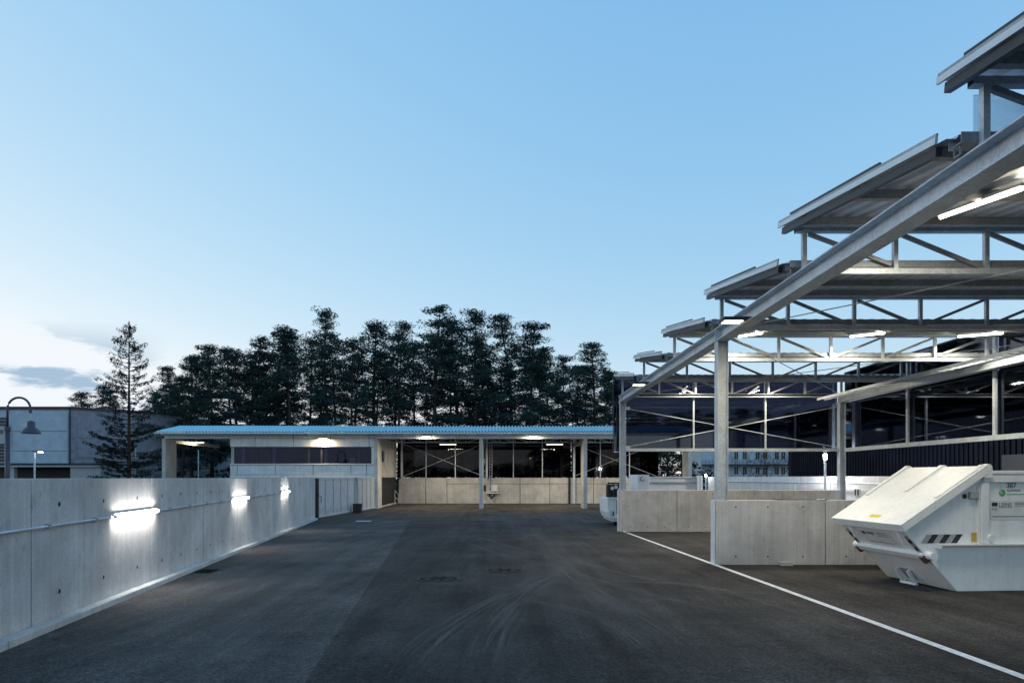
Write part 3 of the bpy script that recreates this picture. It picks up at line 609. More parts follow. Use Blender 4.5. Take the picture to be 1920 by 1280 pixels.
# ------------------------------------------------------------------ concrete bay walls
def bay(name, y, x1, joints, label):
    th = thing(name, label, 'wall', ((CX0-.18+x1)/2, y, gz(y)), group='skip bay walls'); xs = [CX0-.18]+joints+[x1]
    for a, c in zip(xs, xs[1:]):
        pn = MB().box(a+.008, c-.008, y-.14, y+.16, gz(y)-.2, CZ-.495).build('wall_panel', M['conc'], th, bevel=.012)
        hs = [(xx, y-.1405, zz) for xx in ([a+.45, a+1.15, c-.5] if c-a > 1.8 else [a+.4]) for zz in (gz(y)+.18, CZ-.64)]
        for k in range(9): hs.append((rnd.uniform(a+.2, c-.2), y-.1405, rnd.uniform(gz(y)+.2, CZ-.6)))
        holes(pn, hs[:len(hs)-9], (0, -1, 0))
        for q in hs[-9:]: pass
    MB().box(CX0-.1, x1, y-.05, y+.05, gz(y)-.1, CZ-.5).build('joint_backing', M['joint'], th)
    MB().box(CX0-.187, CX0-.1825, y-.138, y+.158, gz(y)-.1, CZ-.497).build('white_end', M['white'], th)
    return th
hole = None; HR[0] = .019
w1 = bay('bay_wall', 15.05, CX1-.1, [PXX(1550, 14.86), 9.4, 11.5], 'near concrete bay wall under the floodlit steel column, behind the white skip')
w2 = bay('bay_wall', 27.3, CX1-.1, [PXX(1273, 26.86), 8.9, 11.2], 'far concrete bay wall in front of the pale container')
MB().box(PXX(1455, 15.1), PXX(1547, 15.1), 15.0, 15.3, CZ-.495, CZ-.475).build('rubber_mat', M['black'], w1)
bk = thing('stone_block', 'small grey concrete block lying at the foot of the near bay wall', 'block', (PXX(1472, 14.7), 14.72, gz(14.7)))
MB().box(PXX(1462, 14.7), PXX(1485, 14.7), 14.62, 14.82, gz(14.7), gz(14.7)+.09).build('block', M['kerb'], bk, bevel=.015); MB().box(PXX(1467, 14.7), PXX(1480, 14.7), 14.66, 14.78, gz(14.7)+.09, gz(14.7)+.1).build('block_top', M['conc'], bk)
# side wall of the bays with hand rail and post lamp
rw = thing('ramp_wall', 'pale concrete ramp wall with grey hand rail below the side screen', 'wall', (14.5, 30, gz(30)))
ws = [47.6, 43, 38.6, 34.2, 30, 26, 21.6, 17.2, 13, 9]
for y0, y1 in zip(ws, ws[1:]):
    MB().box(14.4, 14.65, y1+.01, y0-.01, gz(y0)-.3, CZ+.05).build('wall_panel', M['conc_white'], rw, bevel=.01)
MB().box(14.5, 14.6, 9, 47.5, gz(40)-.2, CZ+.03).build('joint_backing', M['joint'], rw)
hr = MB().tube([(14.28, 45.5, CZ-.24), (14.28, 10, CZ-.24)], .03, 8).build('hand_rail', M['galv'], rw)
y = 44
while y > 10: MB().tube([(14.28, y, CZ-.24), (14.28, y, CZ-1.3)], .018, 6).build('rail_post', M['galv'], hr); y -= 3.6
sg = thing('pictogram_sign', 'small black and white pictogram sign on the pale ramp wall', 'sign', (14.39, 27.6, CZ-.6)); MB().box(14.38, 14.397, 27.4, 27.85, CZ-.75, CZ-.45).build('sign_plate', M['paper'], sg)
for k in (27.52, 27.73): MB().box(14.374, 14.379, k-.05, k+.05, CZ-.72, CZ-.48).build('pictogram', M['black'], sg)
lp = thing('post_lamp', 'slim lit post lamp with glowing bulb beside the pale ramp wall', 'lamp', (13.9, 29.3, gz(29.3)))
MB().tube([(13.9, 29.3, gz(29.3)), (13.9, 29.3, CZ+.75)], .05, 10).build('lamp_post', M['galv'], lp)
MB().lathe((13.9, 29.3, CZ+.75), [(.05, 0), (.06, .04), (.075, .16), (.08, .24), (.05, .27), (.001, .28)], 12).build('lamp_bulb', M['bulb'], lp, smooth=True)
ld = bpy.data.lights.new('lamp_light', 'POINT'); ld.energy = 380; ld.color = (1, .97, .92); ld.shadow_soft_size = .12; lo = bpy.data.objects.new('lamp_light', ld); C.objects.link(lo); lo.parent = lp; lo.location = (-.05, 0, CZ+1.25-gz(29.3))
lp2 = thing('globe_lamp', 'small glowing lamp at the far end of the pale ramp wall', 'lamp', (14.2, 47.4, gz(47)))
MB().tube([(14.2, 47.4, gz(47)), (14.2, 47.4, CZ+.05)], .04, 8).build('lamp_post', M['galv'], lp2); MB().lathe((14.2, 47.4, CZ+.05), [(.04, 0), (.06, .05), (.065, .12), (.04, .18), (.001, .2)], 12).build('lamp_bulb', M['bulb'], lp2, smooth=True)
ld = bpy.data.lights.new('lamp_light', 'POINT'); ld.energy = 50; ld.color = (1, .97, .92); ld.shadow_soft_size = .15; lo = bpy.data.objects.new('lamp_light', ld); C.objects.link(lo); lo.parent = lp2; lo.location = (-.1, -.3, CZ+.8-gz(47))
# ------------------------------------------------------------------ white skip with lid
sk = thing('lidded_skip', 'white lidded waste skip with hazard stripes, number 387 and sloping end', 'skip', (7.28, 10.9, gz(10.9)), R(4.5))
def lb(mb, name, m, par=sk, **k): return mb.build(name, m, par, local=True, **k)
SW = 1.75
side = [(0, 0), (-.91, .98), (-.86, 1.02), (.40, 1.86), (1.8, 1.86), (3.06, 1.02), (3.11, .98), (2.2, 0)]
body = lb(MB().prism(side, 0, SW), 'body', M['skip'], bevel=.012)
def endpt(t_, y): return (-.91*t_, y, .98*t_)              # on the slanted end, t 0..1 from the ground
en = Vector((-.98, 0, -.91)).normalized()                   # outward normal of the end face
def endquad(mb, y0, y1, t0, t1, d=.004):
    q = [Vector(endpt(t_, y))+en*d for t_, y in ((t0, y0), (t0, y1), (t1, y1), (t1, y0))]; return mb.quad(*q)
lid_d = Vector((1.42, 0, .93)).normalized(); lid_n = Vector((-.93, 0, 1.42)).normalized(); L0 = Vector((-.98, 0, 1.03))
def lidbox(name, s0, s1, y0, y1, h0, h1, m=M['skip'], bev=.006):
    vs = [L0+lid_d*s+lid_n*h+Vector((0, y, 0)) for h in (h0, h1) for y in (y0, y1) for s in (s0, s1)]
    return lb(MB().add(vs, [(0, 2, 3, 1), (4, 5, 7, 6), (0, 1, 5, 4), (2, 6, 7, 3), (0, 4, 6, 2), (1, 3, 7, 5)]), name, m, bevel=bev)
LL = 1.69
lidbox('lid', 0, LL, -.1, SW+.1, .02, .06)
for y0 in (-.1, SW+.07): lidbox('lid_flange', 0, LL-.02, y0, y0+.03, -.07, .02)
lidbox('lid_flange', -.012, .02, -.1, SW+.1, -.08, .062)
lidbox('lid_rib', .9, LL, SW*.5-.04, SW*.5+.04, .06, .085); lidbox('lid_rib', .75, LL, SW-.02, SW+.06, .06, .085); lidbox('lid_rib', .75, LL, -.06, .02, .06, .085)
lidbox('lid_sticker', .12, .2, .62, .9, .0605, .0625, M['yellow'], 0)
hp = L0+lid_d*LL
for y0 in (-.1, SW*.5, SW+.02): lb(MB().tube([(hp.x+.02, y0, hp.z+.02), (hp.x+.02, y0+.1, hp.z+.02)], .06, 12), 'lid_hinge', M['skip']); lb(MB().box(hp.x-.05, hp.x+.09, y0+.005, y0+.09, hp.z-.14, hp.z+.0), 'hinge_plate', M['skip'])
lb(MB().box(hp.x+.08, 2.2, -.06, SW+.06, 1.87, 1.93), 'top_rim', M['skip'], bevel=.01)
lb(MB().box(hp.x-.02, 2.3, -.05, -.002, 1.74, 1.865), 'side_rim', M['skip'], bevel=.01)
lb(MB().box(-.37, 2.6, -.13, -.002, .745, .765), 'side_ledge', M['skip']); lb(MB().box(-.37, -.35, -.13, -.002, .70, .745), 'ledge_bracket', M['skip'])
for x in (.37, 1.75): lb(MB().box(x, x+.13, -.06, -.002, .768, 1.735), 'side_rib', M['skip'], bevel=.01)
lb(MB().box(.33, .362, -.03, -.002, .768, 1.70), 'side_rib', M['skip'])
lb(MB().box(.18, .325, -.06, -.002, 1.48, 1.59), 'vent_box', M['grey'], bevel=.01); lb(MB().lathe((.12, 0, 0), [(.001, 0), (.04, 0)], 12), 'vent_hole', M['black'])
vh = C.objects[-1] if False else bpy.data.objects['vent_hole']; vh.rotation_euler = (R(90), 0, 0); vh.location = (.0, -.004, 1.52)
lb(MB().tube([(.52, -.1, .86), (.52, 0, .86)], .06, 12), 'drain_plug', M['skip'])
# trunnions and end bar
for y0, y1 in ((-.16, 0), (SW, SW+.16)): lb(MB().tube([(-.5, y0, .585), (-.5, y1, .585)], .065, 12), 'trunnion', M['skip'])
bq = [Vector(endpt(.6, 0)), Vector(endpt(.6, SW))]; lb(MB().bar(bq[0]+en*.03, bq[1]+en*.03, .12, .07, en), 'end_bar', M['skip'], bevel=.015)
for y in (-.02, SW-.06): q = Vector(endpt(.56, y)); lb(MB().bar(q+en*.035, q+Vector((0, .08, 0))+en*.035, .13, .08, en), 'rubber_buffer', M['rust'])
q = Vector(endpt(.14, SW*.45)); pk = lb(MB().add([(q+en*.002+Vector((0, dy, 0))+Vector((-.91, 0, .98)).normalized()*du) for dy in (0, .3) for du in (-.1, .16)], [(0, 1, 3, 2)]), 'hook_pocket', M['grey'])
for dy in (0, .3): lb(MB().bar(q+en*.05+Vector((.02, dy, -.1)), q+en*.03+Vector((-.12, dy, .12)), .025, .06), 'pocket_cheek', M['skip'])
lb(MB().tube([q+en*.06+Vector((.02, -.05, -.1)), q+en*.06+Vector((.02, .35, -.1))], .03, 8), 'hook_bar', M['skip'])
for y in (.12, SW-.35):                                     # lid latches
    a = Vector(endpt(1.0, y)); lb(MB().bar(a+en*.06+Vector((0, 0, .06)), a+en*.02+Vector((.09, .0, -.2)), .03, .02), 'lid_latch', M['skip'])
# stripes, stickers, lettering
def stripes(fn, n, m1, m2):
    for k in range(n):
        lb(MB().quad(*fn(k, n)), 'hazard_stripe', m1 if k % 2 else m2)
def fside(k, n, x0=-.62, x1=.09, z0=.775, z1=.915, s=.1):
    w_ = (x1-x0-s)/n; a = x0+k*w_; return [(a, -.004, z0), (a+w_, -.004, z0), (a+w_+s, -.004, z1), (a+s, -.004, z1)]
stripes(fside, 6, M['black'], M['grey'])
for y0 in (.02, SW-.12):
    def fend(k, n, y0=y0):
        t0, t1 = .62+k*.3/n, .62+(k+1)*.3/n; return [Vector(endpt(a, y))+en*.004 for a, y in ((t0, y0), (t0-.03, y0+.1), (t1-.03, y0+.1), (t1, y0))]
    stripes(fend, 5, M['black'], M['grey'])
lb(MB().quad((.235, -.004, .79), (.325, -.004, .79), (.325, -.004, .94), (.235, -.004, .94)), 'amber_label', M['amber'])
def text(s, size, m, loc, rot, name='lettering', par=sk):
    cu = bpy.data.curves.new('t', 'FONT'); cu.body = s; cu.size = size; cu.extrude = .0005
    o = bpy.data.objects.new('t', cu); C.objects.link(o); dg = bpy.context.evaluated_depsgraph_get()
    me = bpy.data.meshes.new_from_object(o.evaluated_get(dg)); bpy.data.objects.remove(o); me.materials.clear(); me.materials.append(m)
    n_ = bpy.data.objects.new(name, me); C.objects.link(n_); n_.parent = par; n_.location = loc; n_.rotation_euler = rot; return n_
FR = (R(90), 0, 0)
st_ = lb(MB().quad((.56, -.004, 1.14), (1.3, -.004, 1.14), (1.3, -.004, 1.45), (.56, -.004, 1.45)), 'company_sticker', M['paper'])
lb(MB().quad((.58, -.006, 1.36), (.68, -.006, 1.36), (.68, -.006, 1.42), (.58, -.006, 1.42)), 'logo_block', M['black'])
for k in range(6): lb(MB().quad(*[(.585+k*.016+dx, -.006, 1.30+dz-.012*(k % 2)) for dx, dz in ((0, 0), (.01, 0), (.01, .045), (0, .045))]), 'logo_dot', M['grey'])
text('LEINS', .09, M['black'], (.70, -.006, 1.355), FR); lb(MB().quad((.70, -.006, 1.335), (.93, -.006, 1.335), (.93, -.006, 1.343), (.70, -.006, 1.343)), 'text_line', M['black'])
for z in (1.41, 1.385, 1.36): lb(MB().quad((.97, -.006, z), (1.25, -.006, z), (1.25, -.006, z+.008), (.97, -.006, z+.008)), 'text_line', M['rust'] if z > 1.37 else M['green'])
lb(MB().quad((.59, -.006, 1.19), (1.22, -.006, 1.19), (1.22, -.006, 1.2), (.59, -.006, 1.2)), 'text_line', M['black'])
text('387', .115, M['black'], (.83, -.005, 1.655), FR); text('ELLERMANN', .042, M['black'], (.84, -.005, 1.60), FR)
lb(MB().quad((.83, -.005, 1.545), (1.15, -.005, 1.545), (1.15, -.005, 1.557), (.83, -.005, 1.557)), 'logo_underline', M['green'])
lg = lb(MB().lathe((0, 0, 0), [(.001, 0), (.055, 0)], 24), 'logo_disc', M['green']); lg.rotation_euler = FR; lg.location = (.76, -.005, 1.575)
text('E', .085, M['paper'], (.733, -.007, 1.55), (R(90), R(-25), 0))
er = Matrix.Rotation(0, 3, 'X')
ex = Vector((0, -1, 0)); ey = Vector((-.91, 0, .98)).normalized(); ez = en
rm = Matrix((ex, ey, ez)).transposed().to_euler()
endquad(MB(), .5, 1.2, .62, .9)
lb(endquad(MB(), .45, 1.3, .66, .93, .003), 'company_sticker', M['paper'])
def ept(t_, y, d): return Vector(endpt(t_, y))+en*d
text('LEINS', .085, M['black'], ept(.86, 1.12, .006), rm); lb(endquad(MB(), 1.16, 1.24, .855, .905, .006), 'logo_block', M['black'])
for t_ in (.9, .87, .84): lb(endquad(MB(), .55, .85, t_, t_+.008, .006), 'text_line', M['rust'])
lb(endquad(MB(), .55, 1.2, .72, .728, .006), 'text_line', M['black'])
# ------------------------------------------------------------------ pale container and compactor behind the far bay wall
yc = 31.0; zc = gz(yc)
co = thing('roll_off_container', 'pale grey roll-off container with white rim behind the far bay wall', 'container', (7.8, yc, zc)); X = lambda px: PXX(px, yc)
zt_ = PZ(893, yc)
MB().box(X(1218), X(1312), yc+.3, yc+2.2, zc+.15, zt_-.06).build('container_body', M['skip'], co, bevel=.02)
MB().box(X(1196), X(1217.5), yc+.0, yc+2.2, zc+.12, PZ(889.5, yc)).build('bulkhead', M['white'], co, bevel=.02)
MB().box(X(1218.2), X(1312), yc+.22, yc+2.25, zt_-.055, zt_).build('top_rim', M['white'], co, bevel=.01)
MB().box(X(1219), X(1308), yc+.2, yc+.298, PZ(905.5, yc), PZ(903.5, yc)).build('side_rail', M['grey'], co)
for px in (1309, 1315): MB().box(X(px), X(px+4), yc+.12, yc+.299, zc+.15, PZ(891, yc)).build('end_post', M['skip'], co)
MB().tube([(X(1204)+.08*math.cos(a), yc-.04, PZ(897, yc)+.1*math.sin(a)) for a in [R(90+k*30) for k in range(10)]], .018, 6).build('lifting_hook', M['dark'], co)
for px in (1230, 1300): MB().tube([(X(px), yc+.3, zc+.12), (X(px), yc+.5, zc+.12)], .12, 12).build('roller', M['dark'], co)
cm = thing('waste_compactor', 'white mobile compactor with black hydraulic head beyond the steel column', 'compactor', (5.4, 32, gz(32))); y0 = 31.9; zc = gz(32); X = lambda px: PXX(px, y0)
poly = [(X(1143.5), zc+.34), (X(1140), zc+.6), (X(1139), PZ(934, y0)), (X(1175), PZ(934, y0)), (X(1175), zc+.32)]
MB().prism(poly, y0, y0+2.6).build('compactor_body', M['skip'], cm, bevel=.02)
MB().box(X(1156), X(1172), y0-.02, y0-.004, zc+.55, PZ(937, y0)).build('front_grille', M['dark'], cm)
for k in range(5): MB().box(X(1157), X(1171), y0-.035, y0-.021, zc+.62+k*.13, zc+.65+k*.13).build('grille_bar', M['skip'], cm)
MB().box(X(1143.5), X(1152), y0-.03, y0-.004, zc+.42, zc+.72).build('number_plate', M['paper'], cm); MB().box(X(1148.5), X(1151), y0-.036, y0-.031, zc+.46, zc+.66).build('plate_mark', M['dark'], cm)
MB().bar((X(1139), y0-.05, PZ(933, y0)), (X(1175), y0-.05, PZ(933, y0)), .06, .07).build('front_rim', M['white'], cm)
hd = MB()
for px in (1140.5, 1150, 1160, 1169): hd.box(X(px), X(px+2.2), y0+.1, y0+.2, PZ(932, y0), PZ(905, y0))
hd.box(X(1140.5), X(1171), y0+.1, y0+.2, PZ(907, y0), PZ(904, y0)).box(X(1140), X(1171), y0+.3, y0+.6, PZ(932, y0), PZ(908, y0)); hd.build('hydraulic_head', M['black'], cm)
for px, py in ((1148, 915), (1155, 913), (1162, 917)): MB().tube([P(px, py, y0+.08), P(px, py, y0+.28)], .085, 12).build('work_light', M['paper'], cm)
MB().box(X(1147), X(1175), y0-.25, y0+2.6, zc+.2, zc+.31).build('drawbar_frame', M['galv'], cm); MB().tube([(X(1152), y0+.3, zc+.2), (X(1166), y0+.3, zc+.2)], .2, 16).build('wheel', M['black'], cm)
# ------------------------------------------------------------------ buildings around
lbd = thing('grey_hall', 'grey-blue rendered hall with dark roof edge behind the spruce', 'building', (-44, 75, -.9))
fz = PZ(763, 70); A = (PXX(-130, 70), 70); B_ = (PXX(131, 70), 70); D_ = (PXX(335, 77), 77.0)
def wallpoly(name, a, c, z0, z1, m, par, t_=.3, off=0):
    a, c = Vector((*a, 0)), Vector((*c, 0)); d = (c-a).normalized(); n_ = Vector((d.y, -d.x, 0))
    vs = [q+n_*o+Vector((0, 0, z)) for z in (z0, z1) for o in (off, off-t_) for q in (a, c)]
    return MB().add(vs, [(0, 1, 5, 4), (2, 6, 7, 3), (0, 4, 6, 2), (1, 3, 7, 5), (4, 5, 7, 6), (0, 2, 3, 1)]).build(name, m, par)
MB().add([(*A, -.9), (*B_, -.9), (*D_, -.9), (D_[0], 95, -.9), (A[0], 95, -.9)]+[(x, y, fz-.1) for x, y in (A, B_, D_, (D_[0], 95), (A[0], 95))], [(0, 1, 6, 5), (1, 2, 7, 6), (2, 3, 8, 7), (3, 4, 9, 8), (4, 0, 5, 9), (5, 6, 7, 8, 9)]).build('wall', M['render'], lbd)
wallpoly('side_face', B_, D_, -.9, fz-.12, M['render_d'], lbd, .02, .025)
for a, c in ((A, B_), (B_, D_)): wallpoly('roof_edge', a, c, fz-.22, fz+.05, M['dark'], lbd, .3, .15)
for za, zb2 in ((PZ(773, 70), PZ(808, 70)), (PZ(809.5, 70), PZ(845, 70)), (PZ(846.5, 70), PZ(880, 70))):
    MB().box(PXX(25, 70), PXX(128, 70), 69.9, 69.99, zb2, za).build('wall_panel', M['render'], lbd, bevel=.02)
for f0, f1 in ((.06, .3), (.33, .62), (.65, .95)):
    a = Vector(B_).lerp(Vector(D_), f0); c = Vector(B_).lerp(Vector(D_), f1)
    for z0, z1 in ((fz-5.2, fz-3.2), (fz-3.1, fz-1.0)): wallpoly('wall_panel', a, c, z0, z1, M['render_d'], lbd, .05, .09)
MB().tube([(B_[0]+.15, 69.75, -.9), (B_[0]+.15, 69.75, fz-.2)], .09, 8).build('downpipe', M['dark'], lbd)
for k in range(14): MB().box(PXX(-20, 69.8), PXX(13, 69.8), 69.7, 69.8, PZ(786+k*6, 70), PZ(783+k*6, 70)).build('louvre_slat', M['dark'], lbd)
MB().box(PXX(-20, 69.5), PXX(9.5, 69.5), 69.3, 69.6, PZ(832, 69.5), PZ(799, 69.5)).build('sign_board', M['brickw'], lbd)
for k in range(6): MB().box(PXX(-1+(k % 3)*2.6, 69.3), PXX(.8+(k % 3)*2.6, 69.3), 69.27, 69.295, PZ(808.5+(k//3)*4, 69.3), PZ(805.5+(k//3)*4, 69.3)).build('sign_mark', M['lampblue'], lbd)
lo_ = thing('flat_roof_annex', 'low white brick annex with dark flat roof in front of the grey hall', 'building', (PXX(90, 58), 60, -.9)); Y0 = 58
MB().box(PXX(-60, Y0), PXX(191, Y0), Y0-.3, Y0+6, PZ(872, Y0), PZ(868, Y0)).build('flat_roof', M['dark'], lo_); MB().box(PXX(-60, Y0), PXX(190.5, Y0), Y0-.25, Y0+5.9, PZ(875, Y0), PZ(872.2, Y0)).build('roof_fascia', M['render'], lo_)
MB().box(PXX(132, Y0), PXX(189, Y0), Y0, Y0+5.5, -.9, PZ(875.2, Y0)).build('brick_wall', M['brickw'], lo_); MB().box(PXX(-60, Y0), PXX(131, Y0), Y0+2.5, Y0+2.7, -.9, PZ(875.2, Y0)).build('recess_wall', M['dark'], lo_)
for k in range(8): MB().box(PXX(132.3, Y0), PXX(188.7, Y0), Y0-.012, Y0-.002, PZ(894-k*2.4, Y0), PZ(892.2-k*2.4, Y0)).build('brick_course', M['brickw'], lo_)
MB().box(PXX(19, Y0), PXX(26.5, Y0), Y0, Y0+.4, -.9, PZ(875.2, Y0)).build('pillar', M['brickw'], lo_)
# dark blue hall on the right
dh = thing('dark_blue_hall', 'dark blue ribbed metal hall seen through the tinted side screen', 'building', (25, 28, -.9))
ht = CZ+4.15; MB().box(20, 34, 8, 47.6, -.9, ht).build('wall', M['blueclad'], dh); MB().box(19.85, 34.1, 7.9, 47.75, ht, ht+.12).build('roof_edge', M['dark'], dh)
rb = MB(); y = 8.2
rib0 = None
for k in range(130):
    yy = 8.2+k*.3
    if rib0 is None: rib0 = MB().box(19.95, 19.998, yy, yy+.13, -.9, ht-.05).build('cladding_rib', M['blueclad'], dh); base = rib0.location.copy()
    else: dup(rib0, dh, base+Vector((0, k*.3, 0)))
for y0_, z0, z1 in ((14, .9, 1.7), (24, 1.6, 2.5), (30, .9, 1.6)):
    MB().box(19.93, 19.949, y0_, y0_+3.2, z0, z1).build('vent_grille', M['dark'], dh)
# pale house far behind the bays
fh = thing('pale_house', 'pale blue-white house with balcony and dark windows far behind the canopy', 'house', (PXX(1395, 110), 112, -.9)); Y0 = 110
MB().box(PXX(1315, Y0), PXX(1478, Y0), Y0, Y0+10, -.9, PZ(803, Y0)).build('wall', M['bluewhite'], fh); MB().box(PXX(1313, Y0), PXX(1480, Y0), Y0-.5, Y0+10.5, PZ(803, Y0), PZ(800, Y0)).build('roof', M['dark'], fh)
for r_, (ya, yb) in enumerate(((815, 830), (846, 862), (874, 890))):
    for px in (1338, 1352, 1376, 1392, 1416, 1430, 1452, 1464):
        if px < 1340 and r_ == 2: continue
        wo = MB().box(PXX(px, Y0), PXX(px+8.5, Y0), Y0-.06, Y0-.002, PZ(yb, Y0), PZ(ya, Y0)).build('window', M['white'], fh)
        for s in (0, 1): MB().box(PXX(px+.6+s*4, Y0), PXX(px+3.9+s*4, Y0), Y0-.08, Y0-.062, PZ(yb-1, Y0), PZ(ya+1, Y0)).build('pane', M['dark'], wo)
MB().box(PXX(1315, Y0), PXX(1478, Y0), Y0-1.2, Y0-.09, PZ(872, Y0), PZ(870, Y0)).build('balcony_slab', M['dark'], fh)
for z_ in (863, 866.5): MB().bar(P(1315, z_, Y0-1.1), P(1478, z_, Y0-1.1), .05, .05).build('balcony_rail', M['lampblue'], fh)
for k in range(24): MB().bar(P(1316+k*7, 870, Y0-1.1), P(1316+k*7, 863, Y0-1.1), .04, .04).build('railing_post', M['lampblue'], fh)
# ------------------------------------------------------------------ lamp posts on the left
Y0 = 26.0; X = lambda px: PXX(px, Y0); lx = X(14)
gl_ = thing('gooseneck_lamp', 'dark gooseneck street lamp with bell shade behind the concrete wall', 'street lamp', (lx, Y0, -.5))
MB().tube([(lx, Y0, -.6), (lx, Y0, PZ(800, Y0))], .085, 12).build('lamp_post', M['lampblue'], gl_, smooth=True); MB().tube([(lx, Y0, PZ(808, Y0)), (lx, Y0, PZ(800, Y0))], .105, 12).build('post_collar', M['lampblue'], gl_)
arc = [(lx, Y0, PZ(800, Y0)), (lx, Y0, PZ(766, Y0))]+[(lx+X(57)/2-lx/2-(X(57)-lx)/2*math.cos(a), Y0, PZ(766, Y0)+(X(57)-lx)/2*.98*math.sin(a)) for a in [math.pi*k/12 for k in range(1, 13)]]+[(X(57), Y0, PZ(772, Y0))]
MB().tube(arc, .042, 10).build('lamp_arm', M['lampblue'], gl_, smooth=True); MB().tube([P(57, 768, Y0), P(57, 774, Y0)], .06, 10).build('arm_socket', M['lampblue'], gl_); MB().tube([P(57.5, 773, Y0), P(57.5, 790, Y0)], .012, 6).build('lamp_cord', M['galv'], gl_)
MB().lathe(P(58, 812.5, Y0), [(.335, 0), (.33, .03), (.26, .16), (.16, .24), (.145, .26), (.145, .42), (.1, .47), (.02, .5), (.001, .5)], 20).build('bell_shade', M['lampblue'], gl_, smooth=True)
Y0 = 45.0; sl2 = thing('street_lamp', 'small grey street lamp with lit flat head in front of the annex', 'street lamp', P(65, 925, Y0)[:2]+(-.8,))
MB().tube([P(65, 930, Y0), P(65, 846, Y0)], .055, 8).build('lamp_post', M['galv'], sl2); MB().box(PXX(63, Y0), PXX(81, Y0), Y0-.12, Y0+.12, PZ(846.5, Y0), PZ(843.8, Y0)).build('lamp_head', M['lampblue'], sl2, bevel=.02); MB().box(PXX(73, Y0), PXX(79, Y0), Y0-.1, Y0+.1, PZ(848, Y0), PZ(846.7, Y0)).build('lamp_lens', M['bulb'], sl2)
for px, pt, Yp in ((254, 842, 60), (372, 845, 66)):
    tp = thing('flag_pole', 'thin pale pole standing '+('by the spruce trunk' if px < 300 else 'behind the open end bay of the depot'), 'pole', P(px, 900, Yp)[:2]+(-.9,)); MB().tube([(PXX(px, Yp), Yp, -.9), P(px, pt, Yp)], .045, 8).build('pole', M['galv'], tp); MB().lathe(P(px, pt, Yp), [(.05, 0), (.06, .05), (.001, .1)], 8).build('pole_cap', M['galv'], tp)
# ------------------------------------------------------------------ trees
def leafquads(V, Fc, c, rx, rz, n, s0, s1, rg, hang=0):
    for _ in range(n):
        while True:
            u = Vector((rg.uniform(-1, 1), rg.uniform(-1, 1), rg.uniform(-1, 1)))
            if u.length < 1: break
        q = Vector(c)+Vector((u.x*rx, u.y*rx, u.z*rz)); s = rg.uniform(s0, s1)
        a = Vector((rg.gauss(0, 1), rg.gauss(0, 1), rg.gauss(0, .55)-hang)).normalized(); b_ = a.cross(Vector((rg.gauss(0, 1), rg.gauss(0, 1), rg.gauss(0, 1)))).normalized()
        k = len(V); V += [q-a*s, q+b_*s*.33, q+a*s, q-b_*s*.33]; Fc.append((k, k+1, k+2, k+3))
def meshof(name, V, Fc, m):
    me = bpy.data.meshes.new(name); me.from_pydata(V, [], Fc); me.materials.append(m); return me
def pine(seed, H, bare, R0, dens=1.0):
    rg = random.Random(seed); V, Fc, tb = [], [], MB(); lean = (rg.uniform(-.05, .05), rg.uniform(-.05, .05))
    def ax(t): return Vector((lean[0]*H*t*t+.25*math.sin(t*5+seed), lean[1]*H*t*t, H*t))
    tb.tube([ax(k/12) for k in range(13)], [.26*(1-.86*k/12) for k in range(13)], 7)
    nb = int(46*dens); az = rg.uniform(0, 6)
    for i in range(nb):
        t = bare+(1-bare)*(i+.5)/nb; az += 2.4+rg.uniform(-.5, .5); u = (t-bare)/(1-bare)
        prof = (.55+.6*math.sin(math.pi*min(1, u*1.15+.12)))*(1-u**3*.75); L = R0*prof*rg.uniform(.4, 1.25)
        if rg.random() < .12: continue
        o_ = ax(t); rise = rg.uniform(.05, .4)+.3*u; tip = o_+Vector((math.cos(az)*L, math.sin(az)*L, L*rise))
        mid = o_.lerp(tip, .5)+Vector((0, 0, -.06*L)); tb.tube([o_, mid, tip], [.07*(1-.5*u)+.01, .04, .015], 4)
        for k in range(max(3, int(L*1.7))):
            f = rg.uniform(.35, 1.05); c = o_.lerp(tip, f)+Vector((rg.gauss(0, .3), rg.gauss(0, .3), rg.uniform(.0, .25)))
            r_ = rg.uniform(.5, 1.25); leafquads(V, Fc, c, r_, r_*.5, int(72*dens), .08, .2, rg)
    for k in range(4): leafquads(V, Fc, ax(1)+Vector((rg.gauss(0, .35), rg.gauss(0, .35), rg.uniform(-.7, .15))), .55, .4, 45, .1, .24, rg)
    for k in range(9):                                       # dead snags on the bare trunk
        t = rg.uniform(bare*.35, bare); a = rg.uniform(0, 6.28); L = rg.uniform(.5, 1.8); tb.tube([ax(t), ax(t)+Vector((math.cos(a)*L, math.sin(a)*L, rg.uniform(-.3, .5)))], [.035, .01], 3)
    me = bpy.data.meshes.new('trunk'); me.from_pydata(tb.v, [], tb.f); me.materials.append(M['bark'])
    return me, meshof('crown', V, Fc, M['pine'])
kinds = [pine(1, 22, .36, 3.6), pine(2, 22, .42, 3.2), pine(3, 22, .26, 4.4), pine(4, 22, .46, 2.7, .8), pine(5, 22, .2, 4.6, 1.1), pine(6, 22, .48, 3.3, .9)]
def place(name, ms, x, y, zb_, h, rz, label, grp, wide=1.0, H=22):
    th = thing(name, label, 'tree', (x, y, zb_), group=grp); s = h/H
    for nm, me in zip(('trunk', 'crown'), ms):
        o = bpy.data.objects.new(nm, me); C.objects.link(o); o.parent = th; o.scale = (s*wide, s*wide, s); o.rotation_euler = (0, 0, rz)
    return th
